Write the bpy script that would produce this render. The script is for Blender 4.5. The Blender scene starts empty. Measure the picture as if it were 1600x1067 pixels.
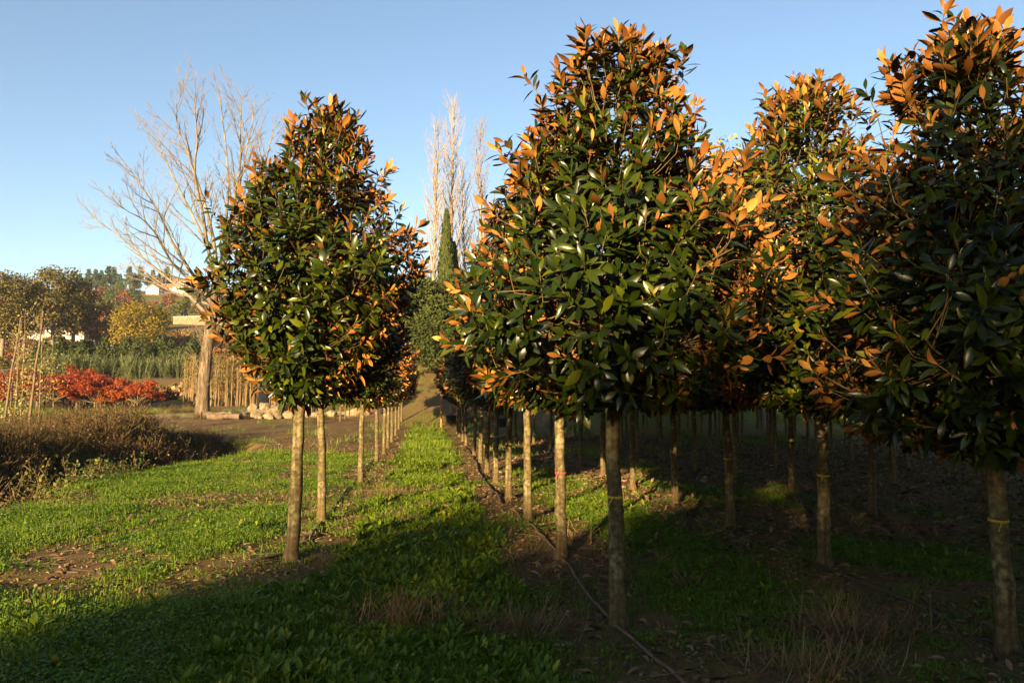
import bpy, math, random
import numpy as np
from mathutils import Vector, Matrix
from mathutils.bvhtree import BVHTree

rng = np.random.default_rng(7)
random.seed(7)
S = bpy.context.scene
COL = S.collection
R = math.radians

# ------------------------------------------------------------------ camera, sky, sun, exposure
FPX, CAMH = 1200.0, 1.6
YAW, PITCH = math.atan(132.0 / FPX), math.atan(95.0 / FPX)
cd = bpy.data.cameras.new('camera')
cd.sensor_width = 36.0
cd.lens = FPX / 1600.0 * 36.0
cd.clip_start, cd.clip_end = 0.05, 3000.0
cam = bpy.data.objects.new('camera', cd)
COL.objects.link(cam)
cam.location = (0, 0, CAMH)
cam.rotation_euler = (math.pi / 2 + PITCH, 0, -YAW)
S.camera = cam

SUN_AZ, SUN_EL = R(25.0), R(10.3)          # light travels SUN_AZ to the right of the rows
world = bpy.data.worlds.new('World')
S.world = world
world.use_nodes = True
wn = world.node_tree
wn.nodes.clear()
sky = wn.nodes.new('ShaderNodeTexSky')
sky.sky_type = 'NISHITA'
sky.sun_disc = False
sky.sun_elevation = SUN_EL
sky.sun_rotation = math.pi + SUN_AZ
sky.altitude = 200.0
sky.air_density = 1.0
sky.dust_density = 0.35
sky.ozone_density = 1.7
bgn = wn.nodes.new('ShaderNodeBackground')
bgn.inputs['Strength'].default_value = 0.05
wo = wn.nodes.new('ShaderNodeOutputWorld')
wn.links.new(sky.outputs[0], bgn.inputs['Color'])
wn.links.new(bgn.outputs[0], wo.inputs['Surface'])

sl = bpy.data.lights.new('sun', 'SUN')
sl.energy = 5.0
sl.angle = R(0.5)
sl.color = (1.0, 0.71, 0.37)
sun = bpy.data.objects.new('sun', sl)
COL.objects.link(sun)
LDIR = Vector((math.sin(SUN_AZ) * math.cos(SUN_EL), math.cos(SUN_AZ) * math.cos(SUN_EL), -math.sin(SUN_EL)))
sun.rotation_euler = LDIR.to_track_quat('-Z', 'Y').to_euler()
sun.location = (-20, -40, 30)

S.view_settings.view_transform = 'Standard'
S.view_settings.look = 'None'
S.view_settings.gamma = 1.0
S.view_settings.use_curve_mapping = False
S.view_settings.exposure = 2.4
S.render.engine = 'CYCLES'
S.cycles.max_bounces = 6
S.cycles.diffuse_bounces = 3
S.cycles.glossy_bounces = 2
S.cycles.transmission_bounces = 2
S.cycles.transparent_max_bounces = 4
S.cycles.caustics_reflective = False
S.cycles.caustics_refractive = False

# ------------------------------------------------------------------ small helpers
def hash2(ix, iy, seed):
    h = (ix.astype(np.int64) * 374761393 + iy.astype(np.int64) * 668265263 + seed * 974711) & 0x7fffffff
    h = ((h ^ (h >> 13)) * 1274126177) & 0x7fffffff
    return ((h ^ (h >> 16)) & 0xffff) / 65535.0

def vnoise(x, y, scale, seed=0):
    x = np.asarray(x, float) / scale; y = np.asarray(y, float) / scale
    ix, iy = np.floor(x), np.floor(y)
    fx, fy = x - ix, y - iy
    fx = fx * fx * (3 - 2 * fx); fy = fy * fy * (3 - 2 * fy)
    a, b = hash2(ix, iy, seed), hash2(ix + 1, iy, seed)
    c, d = hash2(ix, iy + 1, seed), hash2(ix + 1, iy + 1, seed)
    return (a * (1 - fx) + b * fx) * (1 - fy) + (c * (1 - fx) + d * fx) * fy

def fbm(x, y, scale, seed=0):
    return (vnoise(x, y, scale, seed) * .55 + vnoise(x, y, scale * .47, seed + 5) * .28 + vnoise(x, y, scale * .21, seed + 9) * .17)

def sstep(a, b, x):
    t = np.clip((np.asarray(x, float) - a) / (b - a), 0, 1)
    return t * t * (3 - 2 * t)

def nrm(v):
    return v / np.maximum(np.linalg.norm(v, axis=-1, keepdims=True), 1e-9)

EDGE_Y = [0, 9, 12, 17, 20, 23, 27, 32, 40]
EDGE_X = [-7.2, -6.6, -6.2, -6.3, -5.7, -5.0, -5.6, -7.2, -9.0]
LEFT_P = ([-200, 0, 28, 36, 45, 60, 80, 110, 150, 200, 280, 350, 420, 500, 900], [0, 0, .1, .35, .75, 1.15, 2.3, 6.0, 13, 22, 37, 50, 60, 64, 66])
MID_P = ([-200, 0, 37, 42, 60, 80, 110, 200, 420, 900], [0, 0, 0, .3, 4.6, 7.0, 9.5, 16, 30, 40])

def terrain(x, y):
    x = np.asarray(x, float); y = np.asarray(y, float)
    left = np.interp(y, *LEFT_P); mid = np.interp(y, *MID_P)
    w = sstep(-4.5, -.3, x)
    sm = left * (1 - w) + mid * w
    right = sstep(3, 12, x)
    sm = sm * (1 - right * .35 * sstep(38, 50, y))
    ed = np.interp(y, EDGE_Y, EDGE_X) + (fbm(x, y, 1.6, 3) - .5) * .9
    d = ed - x
    fade = 1 - sstep(27, 34, y)
    ditch = (-1.3 * sstep(0, 1.3, d) + 1.4 * sstep(2.4, 5.0, d)) * fade
    near = 1 - sstep(40, 80, y)
    bump = (fbm(x, y, 1.3, 11) - .5) * .12 + (fbm(x, y, .38, 12) - .5) * .055
    hum = (fbm(x, y, 14, 21) - .5) * (.5 * sstep(40, 110, y) + 1.0 * sstep(110, 200, y))
    return sm + ditch + bump * near + hum

def th(x, y):
    return float(terrain(np.array([x]), np.array([y]))[0])

FW = np.array([math.sin(YAW), math.cos(YAW)]); RT = np.array([math.cos(YAW), -math.sin(YAW)])

def at(px, Y):                                     # ground point in the direction of a photo column, at row distance Y
    t = (px - 800) / FPX
    d = FW + RT * t
    x = Y * d[0] / d[1]
    return x, Y

def ground_px(px, py):                             # point of flat ground seen at a photo pixel
    u, v = (px - 800) / FPX, (533.5 - py) / FPX
    cp, sp = math.cos(PITCH), math.sin(PITCH)
    fwd, up = cp - v * sp, sp + v * cp
    k = -CAMH / up
    p = (FW * fwd + RT * u) * k
    return float(p[0]), float(p[1])

# ------------------------------------------------------------------ mesh builder
class MB:
    def __init__(s):
        s.v, s.f, s.m, s.r, s.n = [], [], [], [], 0
    def add(s, v, f, mat=0, rnd=0.5):
        v = np.asarray(v, float).reshape(-1, 3); f = np.asarray(f, int)
        s.v.append(v); s.f.append(f + s.n); s.m.append(np.full(len(f), mat, int))
        s.r.append(np.broadcast_to(np.asarray(rnd, float), (len(v),)).copy()); s.n += len(v)
    def mesh(s, name, mats, smooth=True):
        me = bpy.data.meshes.new(name)
        V = np.concatenate(s.v)
        me.vertices.add(len(V)); me.vertices.foreach_set('co', V.ravel())
        tot = np.concatenate([np.full(len(f), f.shape[1], int) for f in s.f])
        lp = np.concatenate([f.ravel() for f in s.f])
        st = np.concatenate([[0], np.cumsum(tot)[:-1]])
        me.loops.add(len(lp)); me.loops.foreach_set('vertex_index', lp.astype(np.int32))
        me.polygons.add(len(tot)); me.polygons.foreach_set('loop_start', st.astype(np.int32))
        for m in mats: me.materials.append(m)
        me.polygons.foreach_set('material_index', np.concatenate(s.m).astype(np.int32))
        me.polygons.foreach_set('use_smooth', np.full(len(tot), smooth, bool))
        a = me.attributes.new('rnd', 'FLOAT', 'POINT'); a.data.foreach_set('value', np.concatenate(s.r).astype(np.float32))
        me.update(calc_edges=True)
        return me

def tube(mb, pts, rad, k=8, mat=0, rnd=.5, cap=True):
    pts = np.asarray(pts, float); n = len(pts)
    rad = np.broadcast_to(np.asarray(rad, float), (n,))
    t = nrm(np.gradient(pts, axis=0))
    ref = np.array([0, 0, 1.]) if abs(t[0][2]) < .8 else np.array([1., 0, 0])
    vs = []
    a = np.arange(k) * 2 * math.pi / k
    for i in range(n):
        u = np.cross(t[i], ref); u /= max(np.linalg.norm(u), 1e-9); w = np.cross(t[i], u); ref = np.cross(u, t[i]) if i == 0 else ref
        vs.append(pts[i] + rad[i] * (np.cos(a)[:, None] * u + np.sin(a)[:, None] * w))
    V = np.concatenate(vs)
    i = np.arange(n - 1)[:, None] * k; j = np.arange(k)[None]; j2 = (j + 1) % k
    F = np.stack([i + j, i + j2, i + k + j2, i + k + j], -1).reshape(-1, 4)
    mb.add(V, F, mat, rnd)
    if cap:
        mb.add(np.concatenate([vs[-1], pts[-1:]]), np.stack([np.arange(k), (np.arange(k) + 1) % k, np.full(k, k)], -1), mat, rnd)

def sticks(mb, p0, p1, r0, r1, k=3, mat=0, rnd=.5):          # many straight tapering twigs at once
    p0 = np.asarray(p0, float); p1 = np.asarray(p1, float); n = len(p0)
    if n == 0: return
    r0 = np.broadcast_to(np.asarray(r0, float), (n,)); r1 = np.broadcast_to(np.asarray(r1, float), (n,))
    t = nrm(p1 - p0)
    ref = np.where(np.abs(t[:, 2:3]) < .8, np.array([[0, 0, 1.]]), np.array([[1., 0, 0]]))
    u = nrm(np.cross(t, ref)); w = np.cross(t, u)
    a = np.arange(k) * 2 * math.pi / k
    ring = np.cos(a)[None, :, None] * u[:, None] + np.sin(a)[None, :, None] * w[:, None]
    V = np.concatenate([p0[:, None] + ring * r0[:, None, None], p1[:, None] + ring * r1[:, None, None]], 1)
    j = np.arange(k); j2 = (j + 1) % k
    f = np.stack([j, j2, k + j2, k + j], -1)
    F = (np.arange(n)[:, None, None] * 2 * k + f[None]).reshape(-1, 4)
    mb.add(V.reshape(-1, 3), F, mat, np.repeat(np.broadcast_to(rnd, (n,)), 2 * k))

def blades(mb, shape, faces, pos, ydir, znorm, scale, mat=0, rnd=None, widen=None):   # many copies of a small leaf
    pos = np.asarray(pos, float); n = len(pos)
    if n == 0: return
    y = nrm(ydir); x = nrm(np.cross(y, znorm)); z = np.cross(x, y)
    scale = np.broadcast_to(np.asarray(scale, float), (n,))
    sh = np.asarray(shape)[None] * scale[:, None, None]
    if widen is not None: sh[:, :, 0] *= widen[:, None]
    V = pos[:, None] + sh[:, :, :1] * x[:, None] + sh[:, :, 1:2] * y[:, None] + sh[:, :, 2:] * z[:, None]
    m = len(shape)
    if rnd is None: rnd = rng.random(n)
    rr = np.repeat(rnd, m)
    off = np.arange(n)[:, None, None] * m
    base = mb.n
    V = V.reshape(-1, 3)
    first = True
    for fs in faces:
        fs = np.asarray(fs)
        F = (off + fs[None]).reshape(-1, fs.shape[1])
        if first:
            mb.add(V, F, mat, rr); first = False
        else:
            mb.f.append(F + base); mb.m.append(np.full(len(F), mat, int))

def leaf_shape(w=.2, fold=.22, bend=.12, st=((0, .06), (.2, .62), (.48, 1.), (.76, .72))):
    v = []
    for yy, ww in st:
        zc = -bend * yy * yy
        v += [(-w * ww, yy, zc + fold * w * ww), (0, yy, zc), (w * ww, yy, zc + fold * w * ww)]
    v.append((0, 1, -bend))
    q = []
    for i in range(len(st) - 1):
        a = 3 * i
        q += [(a, a + 1, a + 4, a + 3), (a + 1, a + 2, a + 5, a + 4)]
    a = 3 * (len(st) - 1)
    return np.array(v, float), [np.array(q), np.array([(a, a + 1, a + 3), (a + 1, a + 2, a + 3)])]

def rand_dirs(n):
    return nrm(rng.normal(size=(n, 3)))

def perp(d):
    q = rand_dirs(len(d)); q = q - (q * d).sum(1, keepdims=True) * d
    return nrm(q)

# ------------------------------------------------------------------ scene-tree helpers
def tag(o, label=None, cat=None, group=None, kind=None):
    if label: o['label'] = label
    if cat: o['category'] = cat
    if group: o['group'] = group
    if kind: o['kind'] = kind
    return o

def ob(name, me, parent=None, loc=(0, 0, 0), rot=(0, 0, 0), scale=None):
    o = bpy.data.objects.new(name, me)
    COL.objects.link(o)
    o.location = loc; o.rotation_euler = rot
    if scale is not None: o.scale = scale if hasattr(scale, '__len__') else (scale,) * 3
    if parent: o.parent = parent
    return o

def thing(name, label, cat, loc=(0, 0, 0), rz=0, group=None, scale=None):
    return tag(ob(name, None, None, loc, (0, 0, rz), scale), label, cat, group)

def copy_tree(o, parent=None):
    c = o.copy(); COL.objects.link(c)
    if parent: c.parent = parent
    for ch in o.children: copy_tree(ch, c)
    return c

# ------------------------------------------------------------------ materials
def mat_new(name):
    m = bpy.data.materials.new(name); m.use_nodes = True
    n = m.node_tree; n.nodes.clear()
    return m, n, n.nodes.new('ShaderNodeOutputMaterial')

def N(nt, t, **kw):
    n = nt.nodes.new(t)
    for k, v in kw.items():
        if hasattr(n, k) and not k[0].isupper(): setattr(n, k, v)
    return n

def ramp(nt, fac, stops):
    r = nt.nodes.new('ShaderNodeValToRGB')
    e = r.color_ramp.elements
    while len(e) < len(stops): e.new(.5)
    for i, (p, c) in enumerate(stops):
        e[i].position = p; e[i].color = (*c, 1)
    nt.links.new(fac, r.inputs[0])
    return r.outputs[0]

def noise(nt, scale, detail=4, coord='Object', rough=.6):
    tc = nt.nodes.new('ShaderNodeTexCoord')
    n = nt.nodes.new('ShaderNodeTexNoise')
    n.inputs['Scale'].default_value = scale; n.inputs['Detail'].default_value = detail; n.inputs['Roughness'].default_value = rough
    nt.links.new(tc.outputs[coord], n.inputs['Vector'])
    return n.outputs['Fac']

def mix(nt, fac, a, b, blend='MIX'):
    m = nt.nodes.new('ShaderNodeMix'); m.data_type = 'RGBA'; m.blend_type = blend
    for sock, v in ((m.inputs[0], fac), (m.inputs[6], a), (m.inputs[7], b)):
        if isinstance(v, (int, float)): sock.default_value = v
        elif isinstance(v, tuple): sock.default_value = (*v, 1)
        else: nt.links.new(v, sock)
    return m.outputs[2]

def prin(nt, color, rough=.8, spec=.3, bump=None, bstr=.3, bdist=.02):
    b = nt.nodes.new('ShaderNodeBsdfPrincipled')
    if isinstance(color, tuple): b.inputs['Base Color'].default_value = (*color, 1)
    else: nt.links.new(color, b.inputs['Base Color'])
    if isinstance(rough, (int, float)): b.inputs['Roughness'].default_value = rough
    else: nt.links.new(rough, b.inputs['Roughness'])
    b.inputs['Specular IOR Level'].default_value = spec
    if bump is not None:
        bn = nt.nodes.new('ShaderNodeBump'); bn.inputs['Strength'].default_value = bstr; bn.inputs['Distance'].default_value = bdist
        nt.links.new(bump, bn.inputs['Height']); nt.links.new(bn.outputs[0], b.inputs['Normal'])
    return b

def attr(nt, name):
    a = nt.nodes.new('ShaderNodeAttribute'); a.attribute_name = name
    return a.outputs['Fac']

def simple(name, stops, scale=8, rough=.8, spec=.25, bstr=.3, bdist=.02, detail=5):
    m, nt, out = mat_new(name)
    f = noise(nt, scale, detail)
    nt.links.new(prin(nt, ramp(nt, f, stops), rough, spec, f, bstr, bdist).outputs[0], out.inputs[0])
    return m

def leafy(name, stops, back=None, rough=.5, spec=.4, trans=0.0, back_rough=.7):
    # colour by the leaf's own random value, the underside its own colour; a little light through thin leaves
    m, nt, out = mat_new(name)
    r = attr(nt, 'rnd')
    oi = nt.nodes.new('ShaderNodeObjectInfo')
    ad = nt.nodes.new('ShaderNodeMath'); ad.operation = 'MULTIPLY_ADD'; ad.inputs[1].default_value = .35; ad.inputs[2].default_value = 0
    nt.links.new(oi.outputs['Random'], ad.inputs[0])
    sc = nt.nodes.new('ShaderNodeMath'); sc.operation = 'MULTIPLY_ADD'; sc.inputs[1].default_value = .65
    nt.links.new(r, sc.inputs[0]); nt.links.new(ad.outputs[0], sc.inputs[2])
    col = ramp(nt, sc.outputs[0], stops)
    sh = prin(nt, col, rough, spec).outputs[0]
    if trans:
        t = nt.nodes.new('ShaderNodeBsdfTranslucent'); nt.links.new(col, t.inputs[0])
        mx = nt.nodes.new('ShaderNodeMixShader'); mx.inputs[0].default_value = trans
        nt.links.new(sh, mx.inputs[1]); nt.links.new(t.outputs[0], mx.inputs[2]); sh = mx.outputs[0]
    if back:
        g = nt.nodes.new('ShaderNodeNewGeometry')
        bs = prin(nt, ramp(nt, r, back), back_rough, .2).outputs[0]
        mx = nt.nodes.new('ShaderNodeMixShader')
        nt.links.new(g.outputs['Backfacing'], mx.inputs[0]); nt.links.new(sh, mx.inputs[1]); nt.links.new(bs, mx.inputs[2]); sh = mx.outputs[0]
    nt.links.new(sh, out.inputs[0])
    return m

M = {}
M['mag_leaf'] = leafy('magnolia_leaf', [(0, (.003, .006, .0006)), (.45, (.008, .015, .0010)), (.75, (.025, .036, .002)), (1, (.11, .115, .006))],  # brightest stop puts yellow-green highlights into the leaf colour
                      back=[(0, (.075, .029, .007)), (.45, (.20, .078, .014)), (.8, (.30, .125, .022)), (1, (.38, .20, .05))], rough=.30, spec=.20)
M['mag_twig'] = simple('magnolia_twig', [(.3, (.055, .038, .016)), (.7, (.12, .085, .036))], 20, .75)
M['weed'] = leafy('weed_leaf', [(0, (.040, .080, .004)), (.5, (.095, .145, .007)), (.85, (.175, .20, .012)), (1, (.28, .23, .03))], rough=.55, spec=.2, trans=.25)
M['grass'] = leafy('grass_blade', [(0, (.034, .072, .004)), (.5, (.078, .13, .007)), (.88, (.15, .18, .012)), (1, (.27, .20, .05))], rough=.6, spec=.25, trans=.25)
M['clover'] = leafy('clover_leaf', [(0, (.030, .075, .004)), (.5, (.065, .135, .006)), (.9, (.12, .185, .010)), (1, (.24, .20, .03))], rough=.55, spec=.2, trans=.25)
M['straw'] = leafy('straw', [(0, (.08, .045, .02)), (.5, (.16, .10, .045)), (1, (.27, .18, .085))], rough=.8, spec=.15, trans=.1)
M['brush'] = leafy('dry_brush', [(0, (.026, .018, .009)), (.5, (.066, .043, .019)), (1, (.155, .108, .048))], rough=.85, spec=.1)
M['bramble'] = leafy('bramble_leaf', [(0, (.018, .034, .006)), (.6, (.045, .065, .010)), (1, (.11, .10, .018))], rough=.6, spec=.25, trans=.15)
M['litter'] = leafy('fallen_leaf', [(0, (.05, .028, .015)), (.5, (.11, .066, .036)), (.85, (.18, .105, .06)), (1, (.23, .17, .12))], rough=.7, spec=.25)
M['oak'] = leafy('oak_leaf', [(0, (.022, .024, .006)), (.5, (.065, .058, .011)), (.8, (.12, .085, .018)), (1, (.17, .095, .022))], rough=.7, spec=.15, trans=.15)
M['rust'] = leafy('rust_leaf', [(0, (.09, .04, .02)), (1, (.20, .085, .035))], rough=.8, spec=.1, trans=.15)
M['yellow'] = leafy('yellow_leaf', [(0, (.06, .055, .008)), (.5, (.13, .10, .010)), (1, (.22, .145, .014))], rough=.7, spec=.15, trans=.2)
M['pine'] = leafy('pine_needle', [(0, (.016, .035, .014)), (1, (.05, .075, .026))], rough=.8, spec=.1)
M['cypress'] = leafy('cypress_leaf', [(0, (.014, .024, .006)), (1, (.048, .058, .013))], rough=.8, spec=.1)
M['cane'] = leafy('cane_leaf', [(0, (.05, .07, .022)), (1, (.15, .165, .065))], rough=.7, spec=.15, trans=.2)
M['maple_red'] = leafy('red_maple_leaf', [(0, (.065, .009, .006)), (.5, (.17, .025, .009)), (1, (.32, .08, .013))], rough=.6, spec=.2, trans=.15)
M['maple_orange'] = leafy('orange_maple_leaf', [(0, (.10, .012, .006)), (.5, (.22, .04, .010)), (1, (.36, .11, .014))], rough=.6, spec=.2, trans=.2)
M['pale_leaf'] = leafy('pale_leaf', [(0, (.10, .11, .03)), (1, (.28, .24, .08))], rough=.7, spec=.15, trans=.2)
M['bare_bark'] = simple('pale_bark', [(.3, (.09, .073, .052)), (.55, (.165, .137, .10)), (.8, (.25, .21, .155))], 3, .85, .15, .8, .06)
M['poplar_bark'] = simple('poplar_twig', [(.3, (.17, .135, .09)), (.7, (.28, .225, .155))], 2, .85, .15)
M['dark_bark'] = simple('dark_bark', [(.3, (.06, .045, .03)), (.7, (.15, .11, .075))], 4, .9, .1)
M['whip_bark'] = simple('whip_bark', [(.3, (.115, .078, .036)), (.7, (.20, .14, .07))], 3, .8, .15)
M['rock'] = simple('boulder_stone', [(.25, (.085, .062, .034)), (.5, (.19, .145, .085)), (.8, (.29, .24, .16))], 3, .9, .15, .7, .08)
M['clod'] = simple('earth_clod', [(.3, (.06, .038, .018)), (.7, (.22, .15, .075))], 1.5, .95, .1)
M['plaster'] = simple('white_plaster', [(.3, (.32, .30, .27)), (.7, (.42, .40, .37))], .6, .85, .2)
M['ochre'] = simple('ochre_plaster', [(.3, (.45, .26, .12)), (.7, (.55, .34, .18))], .6, .85, .2)
M['tile_roof'] = simple('clay_roof', [(.3, (.28, .10, .05)), (.7, (.42, .18, .09))], 1.5, .85, .15)
M['pane'] = simple('window_glass', [(.3, (.02, .025, .03)), (.7, (.04, .045, .05))], 1, .1, .5, 0)
M['ribbon_yellow'] = simple('yellow_tape', [(.3, (.34, .23, .02)), (.7, (.42, .29, .03))], 30, .5)
M['ribbon_red'] = simple('red_tape', [(.3, (.45, .04, .03)), (.7, (.55, .07, .04))], 30, .5)
M['ribbon_blue'] = simple('blue_tape', [(.3, (.05, .28, .50)), (.7, (.09, .36, .60))], 30, .5)
M['hose'] = simple('hose_plastic', [(.3, (.085, .042, .030)), (.7, (.15, .075, .052))], 9, .55, .35)
M['hose_dark'] = simple('hose_dark_plastic', [(.3, (.03, .024, .02)), (.7, (.08, .06, .045))], 9, .6, .35)
M['pot'] = simple('black_pot', [(.3, (.012, .012, .013)), (.7, (.028, .028, .03))], 9, .5, .4)
M['wood'] = simple('weathered_wood', [(.3, (.075, .052, .033)), (.7, (.15, .11, .07))], 6, .9, .1, .5)
M['rust_post'] = simple('reddish_post', [(.3, (.22, .09, .04)), (.7, (.33, .15, .07))], 6, .85, .1)

def trunk_mat():
    m, nt, out = mat_new('magnolia_bark')
    n1 = noise(nt, 26, 5); n2 = noise(nt, 13, 5); n3 = noise(nt, 90, 3)
    base = ramp(nt, n1, [(.3, (.044, .034, .014)), (.55, (.088, .069, .030)), (.75, (.14, .112, .052))])
    lich = ramp(nt, n2, [(.48, (0, 0, 0)), (.70, (.9, .9, .9))])
    col = mix(nt, lich, base, mix(nt, n3, (.145, .125, .058), (.24, .215, .115)))
    tc = nt.nodes.new('ShaderNodeTexCoord'); mp = nt.nodes.new('ShaderNodeMapping'); mp.inputs['Scale'].default_value = (8, 8, 70)
    nz = nt.nodes.new('ShaderNodeTexNoise'); nz.inputs['Scale'].default_value = 1.0
    nt.links.new(tc.outputs['Object'], mp.inputs[0]); nt.links.new(mp.outputs[0], nz.inputs['Vector'])
    ad = mix(nt, .5, n1, nz.outputs['Fac'])
    mp2 = nt.nodes.new('ShaderNodeMapping'); mp2.inputs['Scale'].default_value = (26, 26, 1.6)
    st = nt.nodes.new('ShaderNodeTexNoise'); st.inputs['Scale'].default_value = 1.0; st.inputs['Detail'].default_value = 4
    nt.links.new(tc.outputs['Object'], mp2.inputs[0]); nt.links.new(mp2.outputs[0], st.inputs['Vector'])
    col = mix(nt, .75, col, ramp(nt, st.outputs['Fac'], [(.36, (.42, .36, .30)), (.56, (1, 1, 1))]), 'MULTIPLY')   # rain streaks down the bark
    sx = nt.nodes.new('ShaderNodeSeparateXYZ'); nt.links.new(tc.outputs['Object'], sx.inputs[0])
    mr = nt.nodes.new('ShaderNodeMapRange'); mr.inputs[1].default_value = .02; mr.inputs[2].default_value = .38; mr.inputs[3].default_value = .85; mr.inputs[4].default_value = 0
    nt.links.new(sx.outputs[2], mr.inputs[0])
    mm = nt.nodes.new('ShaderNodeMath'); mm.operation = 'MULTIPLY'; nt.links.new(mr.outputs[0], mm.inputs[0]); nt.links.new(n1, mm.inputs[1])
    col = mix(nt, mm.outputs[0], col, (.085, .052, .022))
    nt.links.new(prin(nt, col, .85, .2, ad, .55, .012).outputs[0], out.inputs[0])
    return m
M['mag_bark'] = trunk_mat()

def furrow_mat():
    m, nt, out = mat_new('furrowed_bark')
    tc = nt.nodes.new('ShaderNodeTexCoord'); mp = nt.nodes.new('ShaderNodeMapping'); mp.inputs['Scale'].default_value = (5, 5, .9)
    nz = nt.nodes.new('ShaderNodeTexNoise'); nz.inputs['Scale'].default_value = 1.6; nz.inputs['Detail'].default_value = 7; nz.inputs['Roughness'].default_value = .7
    nt.links.new(tc.outputs['Object'], mp.inputs[0]); nt.links.new(mp.outputs[0], nz.inputs['Vector'])
    col = ramp(nt, nz.outputs['Fac'], [(.32, (.04, .029, .018)), (.5, (.12, .09, .058)), (.68, (.22, .175, .12))])
    nt.links.new(prin(nt, col, .9, .1, nz.outputs['Fac'], 1.0, .22).outputs[0], out.inputs[0])
    return m
M['furrow_bark'] = furrow_mat()

def ground_mat():
    m, nt, out = mat_new('ground_cover')
    n1 = noise(nt, 2.2, 6, 'Object', .65); n2 = noise(nt, 16, 6, 'Object', .7); n3 = noise(nt, 60, 4); n4 = noise(nt, .5, 4)
    soil = mix(nt, ramp(nt, n2, [(.35, (0, 0, 0)), (.7, (1, 1, 1))]), (.055, .035, .013), (.19, .12, .046))
    soil = mix(nt, ramp(nt, n1, [(.45, (0, 0, 0)), (.65, (.8, .8, .8))]), soil, (.085, .078, .014))
    green = mix(nt, n2, (.042, .065, .005), (.105, .13, .010))
    dry = mix(nt, n3, (.085, .052, .024), (.19, .12, .058))
    tan = mix(nt, n2, (.19, .125, .06), (.30, .21, .11))
    col = mix(nt, attr(nt, 'dry'), soil, dry)
    col = mix(nt, attr(nt, 'green'), col, green)
    col = mix(nt, attr(nt, 'track'), col, tan)
    bp = mix(nt, .5, n2, n3)
    nt.links.new(prin(nt, col, .95, .1, bp, .8, .04).outputs[0], out.inputs[0])
    return m
M['ground'] = ground_mat()

# ------------------------------------------------------------------ ground
ROW_X = [-1.41, 1.36, 3.85, 6.35, 8.85, 11.35, 13.85, 16.35, 18.85]

HAY_PX = [(625, 975, .42), (805, 990, .38), (612, 775, .75), (1330, 985, .7), (1260, 1050, .45), (1000, 870, .5), (690, 870, .3)]
HAY = [(*ground_px(a, b), c) for a, b, c in HAY_PX]

def cover(x, y):
    """green cover and dry cover, 0..1, at a ground point"""
    x = np.asarray(x, float); y = np.asarray(y, float)
    s = np.min(np.abs(x[..., None] - np.array(ROW_X)) + np.where((np.array(ROW_X) < 0) & (y[..., None] < 6.9), 2.0, 0), -1)
    n = fbm(x, y, 1.1, 31); n2 = fbm(x, y, 2.6, 37); n3 = fbm(x, y, .5, 39)
    near = 1 - sstep(40, 46, y)
    open_ = sstep(.46, .74, s + (n3 - .5) * .55)
    aisle = (x > -1.41) & (x < 1.36)
    right = x >= 1.36
    g = np.where(aisle, open_ * sstep(.34, .54, n), 0.0)
    deep = 1 - .75 * sstep(4.2, 8, x) * (1 - sstep(24, 30, y))
    g = np.where(right, open_ * sstep(.46, .60, n2) * (.45 + .55 * n) * deep, g)
    lawn = sstep(.38, .56, n2 + .01) * (.55 + .45 * sstep(.3, .6, n))
    band = 1 - sstep(.35, 1.15, np.abs(x + 3.4 + (n2 - .5) * 2.2)) 
    lawn = lawn * (1 - .85 * band * sstep(8, 11, y))
    lawn = lawn * np.where(x > -2.2, open_, 1)
    g = np.where(x <= -1.41, lawn, g)
    d = sstep(.52, .70, fbm(x, y, 1.7, 51)) * .8
    d = np.where(aisle, d * .6, d)
    fb = sstep(20, 25, y + (n2 - .5) * 5) * (1 - .9 * np.exp(-((y - 31.5 + (n2 - .5) * 4) / 2.2) ** 2)) * (x < -1.9)
    g = g * (1 - .85 * fb); d = np.maximum(d, .6 * fb)
    ed = np.interp(y, EDGE_Y, EDGE_X)
    w = sstep(0, .6, ed - x) * (1 - sstep(30, 36, y))
    g = g * (1 - w); d = np.maximum(d, w * .75)
    for hx, hy, hr in HAY:
        q = 1 - sstep(hr * .5, hr, np.hypot(x - hx, (y - hy)))
        g = g * (1 - .85 * q); d = np.maximum(d, .8 * q)
    # beyond the rows
    fg = sstep(.46, .60, fbm(x, y, 6, 61)) * .9; fd = .75
    brown_slope = sstep(-4, 0, x) * sstep(40, 44, y) * (1 - sstep(4, 9, x))
    fg = fg * (1 - .8 * brown_slope)
    fg = np.where(x > 8, np.maximum(fg, .8), fg)
    g = g * near + fg * (1 - near); d = d * near + fd * (1 - near)
    return g, d

def far_cover(x, y):
    return fbm(x, y, 30, 71)

def grade(lo, hi, f0, f1, fine, grow=1.18, mx=25):
    a = list(np.arange(f0, f1 + 1e-6, fine)); s = fine; v = a[-1]
    while v < hi: s = min(s * grow, mx); v += s; a.append(v)
    s = fine; v = a[0]; b = []
    while v > lo: s = min(s * grow, mx); v -= s; b.append(v)
    return np.array(b[::-1] + a)

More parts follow.
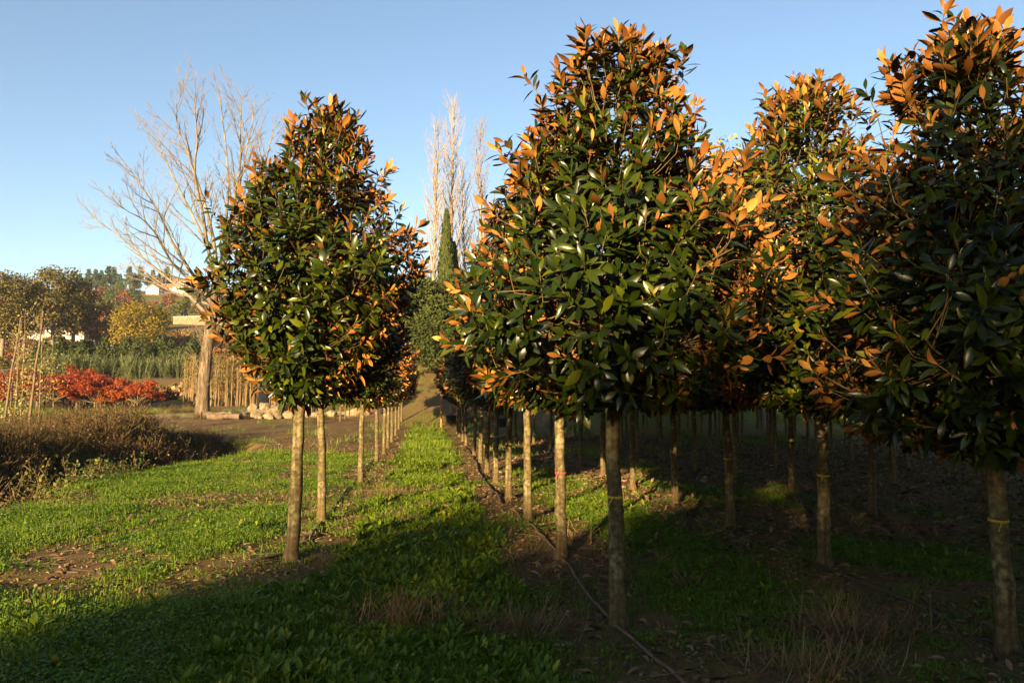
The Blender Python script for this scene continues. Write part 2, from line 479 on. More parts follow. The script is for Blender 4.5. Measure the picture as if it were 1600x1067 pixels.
def build_ground():
    gx = grade(-700, 700, -9, 7, .13, 1.07); gy = grade(-120, 900, 3.5, 26, .13, 1.05, 12)
    X, Y = np.meshgrid(gx, gy)
    Z = terrain(X, Y)
    mb = MB()
    nx, ny = len(gx), len(gy)
    i = np.arange(ny - 1)[:, None] * nx + np.arange(nx - 1)[None]
    F = np.stack([i, i + 1, i + nx + 1, i + nx], -1).reshape(-1, 4)
    mb.add(np.stack([X, Y, Z], -1).reshape(-1, 3), F)
    me = mb.mesh('ground', [M['ground']])
    g, d = cover(X, Y)
    # the dirt track in front of the maples
    t = (X < -4) * np.exp(-((Y - (50 - .12 * (X + 20) + 1.5 * np.sin(X * .12))) / 2.6) ** 2)
    t = np.clip(t * (.6 + .8 * fbm(X, Y, 2.5, 77)), 0, 1)
    for nm, arr in (('green', g), ('dry', d), ('track', t)):
        a = me.attributes.new(nm, 'FLOAT', 'POINT'); a.data.foreach_set('value', arr.ravel().astype(np.float32))
    o = ob('ground', me); tag(o, 'earth, grass and leaf litter of the nursery field', None, None, 'structure')
build_ground()

# ------------------------------------------------------------------ magnolias
MS = ((0, .07), (.2, .58), (.45, .98), (.68, .88), (.87, .44))
LV, LF = zip(*[leaf_shape(.188, .30, .14, MS), leaf_shape(.166, .52, .36, MS), leaf_shape(.200, -.34, .20, MS), leaf_shape(.176, .38, -.20, MS), leaf_shape(.192, -.22, .52, MS)])
for _k, _t in ((1, .5), (3, -.6), (4, .35)):                # a twist along the blade
    LV[_k][:, 2] += _t * LV[_k][:, 0] * LV[_k][:, 1]

PROF_T = [0, .06, .16, .32, .48, .62, .76, .88, .95, 1.0]
PROF_R = [.34, .60, .86, 1.0, .91, .71, .47, .27, .16, .06]

def magnolia_data(seed, H, RAD, clear=1.5, shoots=470, lean=(0, 0), prof=None):
    g = np.random.default_rng(seed)
    pr = prof or PROF_R
    RAD = RAD * .91; H = H - .10                      # proud shoots reach past the mean outline
    zb, zt = clear - .12, H - .10
    axis = lambda z: np.stack([lean[0] * (z / H) ** 1.5, lean[1] * (z / H) ** 1.5, z], -1)
    nz = lambda az, t: 1 + .46 * (fbm(np.cos(az) * 1.6 + 5 + seed, np.sin(az) * 1.6 + t * 3.6 + seed * 3, .9, seed) - .5) * 2
    # limbs
    nl = 36
    lt = np.linspace(0, .93, nl); laz = np.arange(nl) * 2.39996 + g.random(nl) * .6
    limbs = []
    for t, az in zip(lt, laz):
        z0 = clear + .02 + (zt - clear) * t * .92
        te = min(1, t + .10 + .10 * g.random())
        r = RAD * np.interp(te, PROF_T, pr) * float(nz(np.array([az]), np.array([te]))[0]) * .86
        z1 = zb + (zt - zb) * te
        p0 = axis(np.array([z0]))[0]; p1 = axis(np.array([z1]))[0] + np.array([math.cos(az) * r, math.sin(az) * r, 0])
        u = np.linspace(0, 1, 8)[:, None]
        mid = (p0 + p1) / 2 + np.array([math.cos(az), math.sin(az), -.5]) * .12 * r
        pts = (1 - u) ** 2 * p0 + 2 * u * (1 - u) * mid + u ** 2 * p1
        pts += g.normal(size=pts.shape) * .012 * (u > .1)
        limbs.append((pts, .020 * (1 - t * .6)))
    # shoots on and under the crown surface
    n = int(shoots * 1.45)
    tt = g.random(n * 4); az = g.random(n * 4) * 2 * math.pi
    keep = g.random(n * 4) < (np.interp(tt, PROF_T, pr) * .85 + .15)
    tt, az = tt[keep][:n], az[keep][:n]; n = len(tt)
    depth = 1 - .50 * g.random(n) ** 2.6
    depth = np.where(g.random(n) < np.interp(tt, [0, .5, .8, 1], [.06, .10, .22, .3]), 1.04 + np.interp(tt, [0, .6, 1], [.14, .20, .5]) * g.random(n), depth)      # shoots that stand proud of the outline
    rr = RAD * np.interp(tt, PROF_T, pr) * nz(az, tt) * depth
    z = zb + (zt - zb) * tt
    z = z + np.where(tt > .82, .22 * g.random(n) ** 2, 0)                      # leading shoots above the outline
    tip = axis(z) + np.stack([np.cos(az) * rr, np.sin(az) * rr, np.zeros(n)], -1)
    out = np.stack([np.cos(az), np.sin(az), np.zeros(n)], -1)
    up = np.array([[0, 0, 1.]])
    lift = np.interp(tt, [0, .12, .35, .7, 1], [-.12, .26, .72, 1.35, 2.5])[:, None]
    sd = nrm(out * np.interp(tt, [0, .8, 1], [1, .85, .35])[:, None] + up * lift + g.normal(size=(n, 3)) * .33)
    # leaves
    per = g.integers(10, 16, n)
    idx = np.repeat(np.arange(n), per)
    k = np.concatenate([np.arange(p) for p in per]).astype(float)
    f = k / per[idx]                                  # 0 at the tip, 1 low on the shoot
    a = k * 2.39996 + g.random(n)[idx] * 6.28
    ax = sd[idx]
    e1 = nrm(np.cross(ax, np.where(np.abs(ax[:, 2:]) < .8, [[0, 0, 1.]], [[1., 0, 0]]))); e2 = np.cross(ax, e1)
    rad = np.cos(a)[:, None] * e1 + np.sin(a)[:, None] * e2
    th_ = R(20) + R(58) * f + g.normal(size=len(f)) * .16
    ld = ax * np.cos(th_)[:, None] + rad * np.sin(th_)[:, None]
    ln = ax * np.sin(th_)[:, None] - rad * np.cos(th_)[:, None]
    droop = (.10 + .55 * f) * np.interp(tt[idx], [0, .3, .8, 1], [1.0, .75, .3, .1])
    ld = nrm(ld - up * droop[:, None]); ln = nrm(ln + g.normal(size=ln.shape) * .15 + out[idx] * np.interp(tt[idx], [0, .45, .72, .92], [.75, .46, .14, 0])[:, None])
    pos = tip[idx] - ax * (f * .20)[:, None] + rad * .008
    size = (.080 + .085 * g.random(len(f))) * (1 - .30 * (f < .15))
    size *= np.interp(H, [3, 4.5], [.9, 1.0])
    rnd = np.clip(.15 + .7 * g.random(len(f)) + .15 * (f < .2), 0, 1)
    widen = .85 + .3 * g.random(len(f))
    # stems of shoots to the nearest limb point
    LP = np.concatenate([l[0] for l in limbs] + [axis(np.linspace(clear, zt, 30))])
    base = tip - sd * .20
    tgt = base - nrm(base - axis(base[:, 2])) * .22 + np.array([[0, 0, -.12]])
    near = LP[np.argmin(((tgt[:, None] - LP[None]) ** 2).sum(-1), 1)]
    return dict(H=H, clear=clear, axis=axis, zt=zt, limbs=limbs, tip=tip, base=base, near=near, pos=pos, ld=ld, ln=ln, size=size, rnd=rnd,
                widen=widen, var=g.integers(0, 5, len(f)), seed=seed)

def trunk_mesh(d, r0=.062, k=12, name='trunk'):
    g = np.random.default_rng(d['seed'] + 99)
    zs = np.concatenate([[-.12, 0, .04, .12], np.linspace(.3, d['clear'] + .05, 9), np.linspace(d['clear'] + .25, d['zt'], 12)])
    pts = d['axis'](np.maximum(zs, 0)); pts[:, 2] = zs
    wob = g.normal(size=(len(zs), 2)) * .0065; wob[:3] = 0
    pts[:, :2] += np.cumsum(wob, 0) * np.where(zs < d['clear'] + .1, 1, 1)[:, None]
    rad = np.interp(zs, [-.12, 0, .12, d['clear'], d['clear'] + .1, d['zt']], [r0 * 1.60, r0 * 1.38, r0 * 1.03, r0 * .80, r0 * .6, .006])
    rad = rad * (1 + g.normal(size=len(rad)) * .03)
    mb = MB(); tube(mb, pts, rad, k)
    for _ in range(4):                                  # healed pruning knots
        z = g.uniform(.35, d['clear']); a = g.random() * 6.28; q = np.array([np.interp(z, zs, pts[:, 0]), np.interp(z, zs, pts[:, 1]), z]); r = np.interp(z, zs, rad)
        o = np.array([math.cos(a), math.sin(a), .25]); tube(mb, [q + o * r * .7, q + o * r * .98, q + o * r * 1.10], [r * .34, r * .26, r * .12], 6)
    return mb.mesh(name, [M['mag_bark']]), pts, rad

def limb_mesh(l, k=6):
    mb = MB(); pts, r = l
    tube(mb, pts, np.linspace(r, .005, len(pts)), k)
    return mb.mesh('branch', [M['mag_twig']])

def twigs_mesh(d, limbs):
    mb = MB()
    for pts, r in limbs: tube(mb, pts, np.linspace(r, .005, len(pts)), 4)
    mid = (d['near'] + d['base']) / 2 + np.array([[0, 0, -.02]])
    sticks(mb, d['near'], mid, .0045, .004); sticks(mb, mid, d['base'], .004, .0038); sticks(mb, d['base'], d['tip'], .0038, .003)
    return mb.mesh('twigs', [M['mag_twig']])

def crown_mesh(d, sel):
    mb = MB()
    for v in range(5):
        s = sel & (d['var'] == v)
        blades(mb, LV[v], LF[v], d['pos'][s], d['ld'][s], d['ln'][s], d['size'][s], 0, d['rnd'][s], d['widen'][s])
    return mb.mesh('crown', [M['mag_leaf']])

LEAF_MESH = {}
def single_leaf(v, q):
    if (v, q) not in LEAF_MESH:
        mb = MB(); mb.add(LV[v], LF[v][0], 0, q / 5.0); mb.f.append(LF[v][1]); mb.m.append(np.zeros(len(LF[v][1]), int))
        LEAF_MESH[(v, q)] = mb.mesh('leaf', [M['mag_leaf']])
    return LEAF_MESH[(v, q)]

def tie(parent, pts, rad, z, mat):
    i = np.interp(z, pts[:, 2], np.arange(len(pts)))
    c = np.array([np.interp(z, pts[:, 2], pts[:, 0]), np.interp(z, pts[:, 2], pts[:, 1])]); r = np.interp(z, pts[:, 2], rad)
    mb = MB()
    a = np.linspace(0, 2 * math.pi, 17)
    ring = lambda dz, k: np.stack([c[0] + np.cos(a) * r * k, c[1] + np.sin(a) * r * k, z + dz + .006 * np.sin(a)], -1)
    V = np.concatenate([ring(-.009, 1.03), ring(-.008, 1.08), ring(.008, 1.08), ring(.009, 1.03)])
    F = [(17 * q + j, 17 * q + j + 1, 17 * q + 18 + j, 17 * q + 17 + j) for q in range(3) for j in range(16)]
    mb.add(V, np.array(F))
    tube(mb, [(c[0] - r * .4, c[1] - r * 1.05, z), (c[0] - r * .9, c[1] - r * 1.5, z - .02), (c[0] - r * 1.3, c[1] - r * 1.6, z - .06)], [.006, .005, .003], 4)
    return ob('tie', mb.mesh('tie', [mat]), parent)

MAGS_GROUP = 'magnolia trees in the nursery rows'
CAMP = np.array([0, 0, CAMH])
NEAR = []
def near_magnolia(px, py, label, H, RAD, seed, clear=1.5, r0=.062, lean=(0, 0), shoots=470, ties=(), prof=None):
    x, y = ground_px(px, py)
    d = magnolia_data(seed, H, RAD, clear, shoots, lean, prof)
    NEAR.append((x, y, th(x, y), label, d, r0, ties))

near_magnolia(455, 876, 'magnolia standing apart against the sky, front tree of the row left of the aisle', 4.85, 1.08, 11, 1.72, .066, (.30, 0), 540, (), [.22, .40, .66, .95, 1.0, .84, .60, .37, .24, .08])
near_magnolia(502, 816, 'magnolia on a pale sunlit trunk, second tree of the row left of the aisle', 4.35, 1.05, 12, 1.75, .058)
near_magnolia(967, 976, 'magnolia with yellow tape on its spotted trunk, front tree right of the grassy aisle', 4.56, 1.20, 13, 1.72, .060, (.02, 0), 560,
              [(.93, 'ribbon_yellow')], [.42, .74, .97, 1.0, .86, .67, .48, .38, .29, .10])
near_magnolia(876, 871, 'magnolia with a thin red tie round its trunk, second tree right of the grassy aisle', 4.85, 1.02, 14, 1.7, .060, (0, 0), 520, [(.88, 'ribbon_red')])
near_magnolia(825, 816, 'magnolia with its trunk dark above and sunlit below, third tree right of the aisle', 4.62, 1.0, 15, 1.7, .056)
near_magnolia(1574, 1010, 'tall magnolia with thick yellow-banded trunk at the right edge of the view', 4.45, 1.06, 16, 1.42, .062, (-.12, 0), 540,
              [(.86, 'ribbon_yellow')], [.5, .78, .98, 1.0, .86, .72, .54, .36, .2, .06])
near_magnolia(1288, 886, 'magnolia with orange-lit pointed top and yellow tie, second in the second row', 4.95, 1.38, 17, 1.62, .062, (-.06, 0), 600, [(.87, 'ribbon_yellow')], [.34, .62, .9, 1.0, .93, .74, .56, .41, .24, .08])
near_magnolia(1142, 824, 'magnolia on a dark shaded trunk with faint yellow tie, third in the second row', 5.0, 1.36, 18, 1.66, .056, (0, 0), 580, [(.88, 'ribbon_yellow')], [.34, .62, .9, 1.0, .97, .86, .68, .46, .28, .08])
near_magnolia(1055, 790, 'magnolia whose lower trunk is caught by sunlight, fourth in the second row', 4.55, 1.15, 19, 1.66, .056)

def build_near():
    # which leaves show largest from the viewpoint
    vs, fs, owner = [], [], []
    off = 0
    for ti, (x, y, z, label, d, r0, ties) in enumerate(NEAR):
        n = len(d['pos'])
        P = d['pos'] + [x, y, z]
        yv = d['ld']; xv = nrm(np.cross(yv, d['ln'])); s = d['size'][:, None]
        q = np.stack([P, P + yv * s * .48 + xv * s * .2, P + yv * s, P + yv * s * .48 - xv * s * .2], 1)
        vs.append(q.reshape(-1, 3)); fs.append(np.arange(n * 4).reshape(-1, 4) + off); off += n * 4
        owner.append(np.full(n, ti))
    V = np.concatenate(vs); F = np.concatenate(fs)
    bvh = BVHTree.FromPolygons(V.tolist(), F.tolist())
    C = V[F].mean(1); Nn = nrm(np.cross(V[F[:, 1]] - V[F[:, 0]], V[F[:, 3]] - V[F[:, 0]]))
    D = C - CAMP; dist = np.linalg.norm(D, axis=1); D = D / dist[:, None]
    L = np.linalg.norm(V[F[:, 2]] - V[F[:, 0]], axis=1)
    score = L ** 2 * np.abs((Nn * D).sum(1)) / dist ** 2
    fwd = D[:, 0] * FW[0] + D[:, 1] * FW[1]; lat = D[:, 0] * RT[0] + D[:, 1] * RT[1]
    score = np.where((fwd > .1) & (np.abs(lat / np.maximum(fwd, .1)) < .66), score, 0)
    owner = np.concatenate(owner)
    start = 0
    for ti, (x, y, z, label, d, r0, ties) in enumerate(NEAR):
        n = len(d['pos']); sc = score[start:start + n].copy()
        pick = np.zeros(n, bool); cnt = 0
        for i in np.argsort(-sc):
            if sc[i] <= 0 or cnt >= 298: break
            gi = start + i
            h = bvh.ray_cast(Vector(CAMP), Vector(D[gi]), float(dist[gi]) + .3)
            if h[2] == gi or (h[3] is not None and h[3] > dist[gi] - .01):
                pick[i] = True; cnt += 1
        start += n
        t = thing('magnolia_tree', label, 'magnolia tree', (x, y, z), 0, MAGS_GROUP)
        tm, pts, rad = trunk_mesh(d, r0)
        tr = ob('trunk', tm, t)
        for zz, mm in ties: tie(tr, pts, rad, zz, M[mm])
        for l in d['limbs'][:8]: ob('branch', limb_mesh(l), t)
        tag(ob('twigs', twigs_mesh(d, d['limbs'][8:]), t), kind='stuff')
        tag(ob('crown', crown_mesh(d, ~pick), t), kind='stuff')
        for i in np.nonzero(pick)[0]:
            yv = d['ld'][i]; xv = np.cross(yv, d['ln'][i]); xv /= np.linalg.norm(xv); zv = np.cross(xv, yv); s = d['size'][i]
            o = bpy.data.objects.new('leaf', single_leaf(int(d['var'][i]), int(round(d['rnd'][i] * 5))))
            COL.objects.link(o); o.parent = t
            m = Matrix(((xv[0] * s * d['widen'][i], yv[0] * s, zv[0] * s, d['pos'][i][0]), (xv[1] * s * d['widen'][i], yv[1] * s, zv[1] * s, d['pos'][i][1]),
                        (xv[2] * s * d['widen'][i], yv[2] * s, zv[2] * s, d['pos'][i][2]), (0, 0, 0, 1)))
            o.matrix_basis = m
build_near()

# the rest of the rows: copies of four finished trees
PROTO = []
def proto_magnolia(seed, H, RAD, shoots):
    d = magnolia_data(seed, H, RAD, 1.66, shoots)
    t = ob('magnolia_tree', None)
    tm, pts, rad = trunk_mesh(d, .056, 9)
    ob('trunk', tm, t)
    tag(ob('twigs', twigs_mesh(d, d['limbs']), t), kind='stuff')
    tag(ob('crown', crown_mesh(d, np.ones(len(d['pos']), bool)), t), kind='stuff')
    return t, pts, rad
for k, (H, RAD) in enumerate([(4.7, 1.02), (4.5, 1.05), (4.8, .98), (4.4, 1.0)]):
    PROTO.append(proto_magnolia(40 + k, H, RAD, 420))
USED = set()
def row_magnolia(x, y, label, sc=1.0, band=None):
    k = random.randrange(4)
    p, pts, rad = PROTO[k]
    t = p if k not in USED else copy_tree(p)
    USED.add(k)
    tag(t, label, 'magnolia tree', MAGS_GROUP)
    t.location = (x, y, th(x, y)); t.rotation_euler = (0, 0, 0 if band else random.uniform(0, 6.28)); t.scale = (sc * random.uniform(.95, 1.05), sc * random.uniform(.95, 1.05), sc)
    if band:
        trk = [c for c in t.children if c.name.startswith('trunk')][0]
        tie(trk, pts, rad, band[0], M[band[1]])
ORD2 = 'first second third fourth fifth sixth seventh eighth ninth tenth eleventh twelfth thirteenth fourteenth fifteenth sixteenth seventeenth eighteenth nineteenth twentieth twenty-first twenty-second twenty-third twenty-fourth twenty-fifth twenty-sixth'.split()
ORD = 'first second third fourth fifth sixth seventh eighth ninth tenth eleventh twelfth thirteenth fourteenth fifteenth sixteenth'.split()
for i, (px, py) in enumerate([(563, 756), (588, 723), (600, 710), (606, 699), (612, 691), (618, 684), (623, 678), (627, 674)]):
    x, y = ground_px(px, py); row_magnolia(x, y, 'young magnolia on a pale trunk, %s tree in the row left of the aisle' % ORD[i + 2])
bands = {0: (.9, 'ribbon_yellow'), 1: (.95, 'ribbon_blue'), 2: (.95, 'ribbon_red')}
for i, (px, py) in enumerate([(795, 780), (775, 754), (761, 737), (751, 726), (741, 714), (728, 696), (723, 690), (718, 684), (715, 680)]):
    x, y = ground_px(px, py)
    extra = {0: ' with yellow tape', 1: ' with blue tape', 2: ' with red tape'}.get(i, '')
    row_magnolia(x, y, 'young magnolia%s, %s tree in the row right of the aisle' % (extra, ORD[i + 3]), 1.0, bands.get(i))
for i, (px, py) in enumerate([(989, 764), (942, 744), (908, 730), (861, 709), (834, 693), (816, 687), (805, 683)]):
    x, y = ground_px(px, py); row_magnolia(x, y, 'young magnolia, %s from the front in the second row right of the aisle' % ORD[i + 4])
NAMES = {3: 'third', 4: 'fourth', 5: 'fifth', 6: 'sixth', 7: 'seventh'}
for r, nm in NAMES.items():
    X = ROW_X[r]; i = 0
    y = 8.1 + (r - 3) * .9
    while y < (37 if r < 5 else 46):
        if X < y * .92 + .8:
            row_magnolia(X + random.uniform(-.08, .08), y + random.uniform(-.12, .12), 'shaded magnolia, %s tree of the %s row right of the aisle' % (ORD[i], nm), random.uniform(.93, 1.05))
            i += 1
        y += 2.45
for r, ys in {2: [2.1, -.3, -5.2], 3: [5.5, 3.1, .7, -4.2], 4: [6.6, 4.2, 1.8, -3.1], 5: [7.4, 5., 2.6]}.items():
    for y in ys:
        row_magnolia(ROW_X[r] + random.uniform(-.08, .08), y, 'magnolia beside or behind the viewpoint, outside the picture')
for i, (px, py) in enumerate([(531, 676), (539, 674), (545, 672)]):
    x, y = ground_px(px, py); row_magnolia(x, y, 'slim young magnolia outside the rows, %s of three seen left of the aisle' % ['first', 'second', 'third'][i], .82)

# ------------------------------------------------------------------ leafy background trees
DV = np.array([(0, 0, 0), (.38, .5, .08), (0, 1, -.06), (-.38, .5, .08)], float)
DF = [np.array([(0, 1, 2, 3)])]

def lobes_crown(mb, lobes, n, size, mat=0, up=.3):
    w = np.array([l[1] ** 2 for l in lobes]); w = w / w.sum()
    for (c, r, sq), k in zip(lobes, (w * n).astype(int)):
        dr = rand_dirs(k); rad = rng.random((k, 1)) ** .45
        rough = .8 + .4 * rng.random((k, 1))
        p = np.array(c) + dr * rad * r * rough * np.array([1, 1, sq])
        yd = nrm(dr * .6 + rand_dirs(k)); zn = nrm(dr + rand_dirs(k) * .8 + np.array([[0, 0, up]]))
        cl = .5 + .35 * (vnoise(p[:, 0] + p[:, 2], p[:, 1] + 3 * p[:, 2], r * .8, 5) - .5) * 2 + .2 * rng.normal(size=k)
        blades(mb, DV, DF, p, yd, zn, size * (.6 + .8 * rng.random(k)), mat, np.clip(cl, 0, 1))

def broad_tree_meshes(h, w, base, n, size, leaf, bark, nlobe=16, seed=0, trunk_r=None, sq=.75, lr=.17):
    g = np.random.default_rng(seed)
    lobes = []; tips = []
    for k in range(nlobe):
        t = (k + .5) / nlobe; az = k * 2.39996 + g.random() * .8
        rr = w / 2 * math.sin(math.pi * (.18 + .74 * t)) ** .7 * (.45 + .35 * g.random())
        z = base + (h - base) * (.12 + .78 * t)
        r = w * (lr + .08 * g.random()) * (1 - .25 * t)
        c = (math.cos(az) * rr, math.sin(az) * rr, z); lobes.append((c, r, sq)); tips.append(c)
    crown = MB(); lobes_crown(crown, lobes, n, size)
    tr = MB(); tr_r = trunk_r or h * .022
    zs = np.linspace(-.4, h * .75, 8)
    pts = np.stack([np.cumsum(g.normal(size=8) * h * .006), np.cumsum(g.normal(size=8) * h * .006), zs], -1)
    tube(tr, pts, np.linspace(tr_r * 1.2, tr_r * .3, 8), 8)
    br = MB()
    for c in tips:
        z0 = base * .7 + (c[2] - base) * .55
        p0 = np.array([np.interp(z0, pts[:, 2], pts[:, 0]), np.interp(z0, pts[:, 2], pts[:, 1]), z0]); c = np.array(c)
        m = (p0 + c) / 2 + [0, 0, -.04 * h]
        u = np.linspace(0, 1, 6)[:, None]
        tube(br, (1 - u) ** 2 * p0 + 2 * u * (1 - u) * m + u ** 2 * c, np.linspace(tr_r * .4, tr_r * .08, 6), 5)
    return crown.mesh('crown', [leaf]), tr.mesh('trunk', [bark]), br.mesh('branches', [bark])

def plant_tree(name, meshes, label, cat, px, Y, h_scale=1.0, group=None, rz=None, xy=None, dz=0):
    x, y = xy if xy else at(px, Y)
    t = thing(name, label, cat, (x, y, th(x, y) + dz), random.uniform(0, 6.28) if rz is None else rz, group, h_scale)
    c, tr, br = meshes
    ob('trunk', tr, t)
    if br: ob('branch', br, t)
    tag(ob('crown', c, t), kind='stuff')
    return t

oakA = broad_tree_meshes(12.5, 9.5, 3.2, 9000, .30, M['oak'], M['bare_bark'], 26, 3, .3, .8, .135)
oakB = broad_tree_meshes(11.5, 8, 3.4, 8000, .30, M['oak'], M['bare_bark'], 24, 4, .3, .8, .135)
rustT = broad_tree_meshes(8, 8, 1.5, 5000, .25, M['rust'], M['dark_bark'], 14, 5)
yelT = broad_tree_meshes(9, 11, 1.2, 8000, .30, M['yellow'], M['dark_bark'], 18, 6)
OG = 'big brown-green oaks in the left distance'
plant_tree('oak_tree', oakA, 'dense olive-brown oak cut by the left edge of the view', 'oak tree', 2, 118, 1.07, OG)
plant_tree('oak_tree', oakA, 'tallest olive-brown oak, right of the one at the picture edge', 'oak tree', 80, 122, 1.13, OG, 1.2)
plant_tree('oak_tree', oakB, 'olive oak with bare pale stems between the tallest oak and the rust tree', 'oak tree', 112, 126, 1.04, OG)
plant_tree('oak_tree', oakB, 'darker oak low behind the leaning stakes', 'oak tree', 34, 128, .82, OG, 2.2)
plant_tree('oak_tree', rustT, 'rust-brown bare-looking tree between the oaks and the yellow tree', 'oak tree', 150, 130, 1.0, None)
plant_tree('broadleaf_tree', yelT, 'bright yellow autumn tree in front of the white houses', 'tree', 212, 125, .95, None)
bush = broad_tree_meshes(4.5, 4, .4, 2500, .2, M['cypress'], M['dark_bark'], 10, 8)
plant_tree('evergreen_bush', bush, 'dark green bush at the foot of the yellow tree', 'bush', 217, 116, 1.0)

# unseen oaks added behind the viewpoint, shaped to cast the foreground shade
oakC = broad_tree_meshes(12.5, 10.5, 3.0, 9000, .25, M['oak'], M['bare_bark'], 24, 23, .3, .8, .15)
oakD = broad_tree_meshes(12.5, 9.5, 3.2, 8500, .25, M['oak'], M['bare_bark'], 22, 24, .3, .8, .15)
def shade_oak(u, v, h, meshes, rz, label):
    x = u * math.cos(SUN_AZ) + v * math.sin(SUN_AZ); y = -u * math.sin(SUN_AZ) + v * math.cos(SUN_AZ)
    hh = 12.5
    plant_tree('oak_tree', meshes, label, 'oak tree', 0, 0, h / hh, 'unseen oaks added behind the viewpoint for shade', rz, (x, y))
SHADE_H = lambda u: np.interp(u, [-30, -7, -5.2, -4, -1, .5, 1.5, 3, 6, 30], [.65, .7, 1.1, 1.5, 2.3, 3.2, 3.9, 4.6, 5.5, 5.7])
for i, u in enumerate(list(np.arange(-23, 24, 3.3)) + list(np.arange(-2.6, 24, 2.6))):
    v = -29.5 + .8 * (i % 2) if i < 15 else -34.0
    shade_oak(u, v, -v * math.tan(SUN_EL) + SHADE_H(u) + .15 + (.35 if u > -6 else 1.1) * math.sin(i * 2.3), oakC if i % 2 else oakD, i * 1.3, 'unseen oak added behind the viewpoint to shade the foreground')

# pines along the ridge
def pine_meshes(seed):
    g = np.random.default_rng(seed); lobes = []
    for k in range(14):
        t = k / 13; z = 5 + 8.2 * t; az = k * 2.4 + g.random()
        rr = 2.6 * (1 - t) ** .7 * (.5 + .5 * g.random())
        lobes.append(((math.cos(az) * rr, math.sin(az) * rr, z), 1.5 * (1 - .5 * t), .55))
    c = MB(); lobes_crown(c, lobes, 1600, .75)
    tr = MB(); tube(tr, [(0, 0, -1), (.1, 0, 5), (0, .1, 13)], [.25, .2, .06], 6)
    br = MB(); sticks(br, [(0, 0, l[0][2] - .6) for l in lobes], [l[0] for l in lobes], .09, .03)
    return c.mesh('crown', [M['pine']]), tr.mesh('trunk', [M['dark_bark']]), br.mesh('branches', [M['dark_bark']])
PM = [pine_meshes(70 + k) for k in range(3)]
for i, (px, Y, s) in enumerate([(118, 330, .8), (132, 340, 1.0), (143, 350, 1.0), (152, 345, .95), (163, 352, 1.15), (172, 350, 1.1), (182, 345, .8), (196, 380, 1.15), (205, 385, .85), (214, 385, 1.2),
                                (225, 390, .9), (234, 390, 1.05), (244, 395, .9), (255, 395, 1.25), (262, 400, .8), (296, 400, .8), (305, 405, .9)]):
    plant_tree('pine_tree', PM[i % 3], 'small dark pine, %s from the left in the skyline row on the far ridge' % ORD2[i], 'pine tree', px, Y, s * .72, 'pines on the far ridge')
# scrub woodland on the hillside: individual rounded trees
hillM = [broad_tree_meshes(6, 6, .8, 900, .5, m, M['dark_bark'], 8, 90 + k) for k, m in enumerate([M['oak'], M['rust'], M['pine'], M['bramble']])]
for i in range(110):
    Y = random.uniform(150, 400); px = random.uniform(-20, 345)
    if Y > 335 and not (120 < px < 330): continue
    if (252 < px < 350 and Y < 192) or (222 < px < 312 and 270 < Y < 345): continue
    q = random.choice([0, 0, 1, 2, 3, 3])
    plant_tree('hillside_tree', hillM[q], 'small rounded %s tree in the scrub on the far hillside' % ['olive-brown', 'rust-coloured', 'dark green', 'mid-green'][q], 'tree', px, Y, random.uniform(.4, 1.0), 'scrub trees on the far hillside')

# cypress, evergreens and bare poplars beyond the end of the aisle
def cypress_meshes():
    c = MB(); n = 5200
    t = rng.random(n); a = rng.random(n) * 6.283
    r = np.interp(t, [0, .1, .35, .75, 1], [.5, .95, 1.0, .6, .04]) * (.55 + .45 * rng.random(n)) * (.85 + .3 * vnoise(a * 1.5, t * 12, .8, 3))
    p = np.stack([np.cos(a) * r, np.sin(a) * r, .4 + t * 8.6], -1)
    o = np.stack([np.cos(a), np.sin(a), np.zeros(n)], -1)
    blades(c, DV, DF, p, nrm(o * .35 + [[0, 0, 1.]] + rand_dirs(n) * .35), nrm(o + rand_dirs(n) * .5), .22 + .2 * rng.random(n), 0, np.clip(.5 + .3 * rng.normal(size=n), 0, 1))
    tr = MB(); tube(tr, [(0, 0, -.5), (0, 0, 4), (0, 0, 8.5)], [.16, .1, .02], 6)
    return c.mesh('crown', [M['cypress']]), tr.mesh('trunk', [M['dark_bark']]), None
cyp = cypress_meshes()
plant_tree('cypress_tree', cyp, 'slender dark cypress in front of the bare poplars', 'cypress', 696, 60, (.78, .78, 1.32), None, 0)
plant_tree('cypress_tree', cyp, 'shorter cypress hugging the right side of the taller one', 'cypress', 708, 61, (.7, .7, 1.05), None, 2)
evg = broad_tree_meshes(8, 6.0, .6, 15000, .24, M['cypress'], M['dark_bark'], 20, 12)
evg2 = broad_tree_meshes(7, 6.5, .5, 15000, .24, M['cypress'], M['dark_bark'], 18, 13)
plant_tree('evergreen_tree', evg, 'rounded olive evergreen left of the slender cypress', 'tree', 664, 57, .92, 'evergreens at the end of the aisle')
plant_tree('evergreen_tree', evg2, 'bushy evergreen at the end of the aisle in front of the poplars', 'tree', 692, 55, .72, 'evergreens at the end of the aisle')
plant_tree('evergreen_tree', evg, 'evergreen behind the right-hand row beyond the cypress', 'tree', 730, 58, .98, 'evergreens at the end of the aisle')
plant_tree('evergreen_tree', evg, 'low evergreen on the slope beyond the left-hand row', 'tree', 636, 64, .75, 'evergreens at the end of the aisle')
for i, (px, Y, s) in enumerate([(820, 60, .9), (900, 58, .9), (985, 62, 1.0), (1075, 60, .9), (1160, 62, 1.0), (1260, 60, 1.1), (1330, 52, 1.1), (1410, 51, 1.1), (1500, 50, 1.1), (1590, 49, 1.1)]):
    plant_tree('evergreen_tree', evg if i % 2 else evg2, 'evergreen behind the magnolia rows, %s from the left in the tree belt' % ORD2[i], 'tree', px, Y, s, 'tree belt behind the magnolias')
pal = broad_tree_meshes(11, 7, 3.0, 5000, .17, M['pale_leaf'], M['bare_bark'], 18, 17)
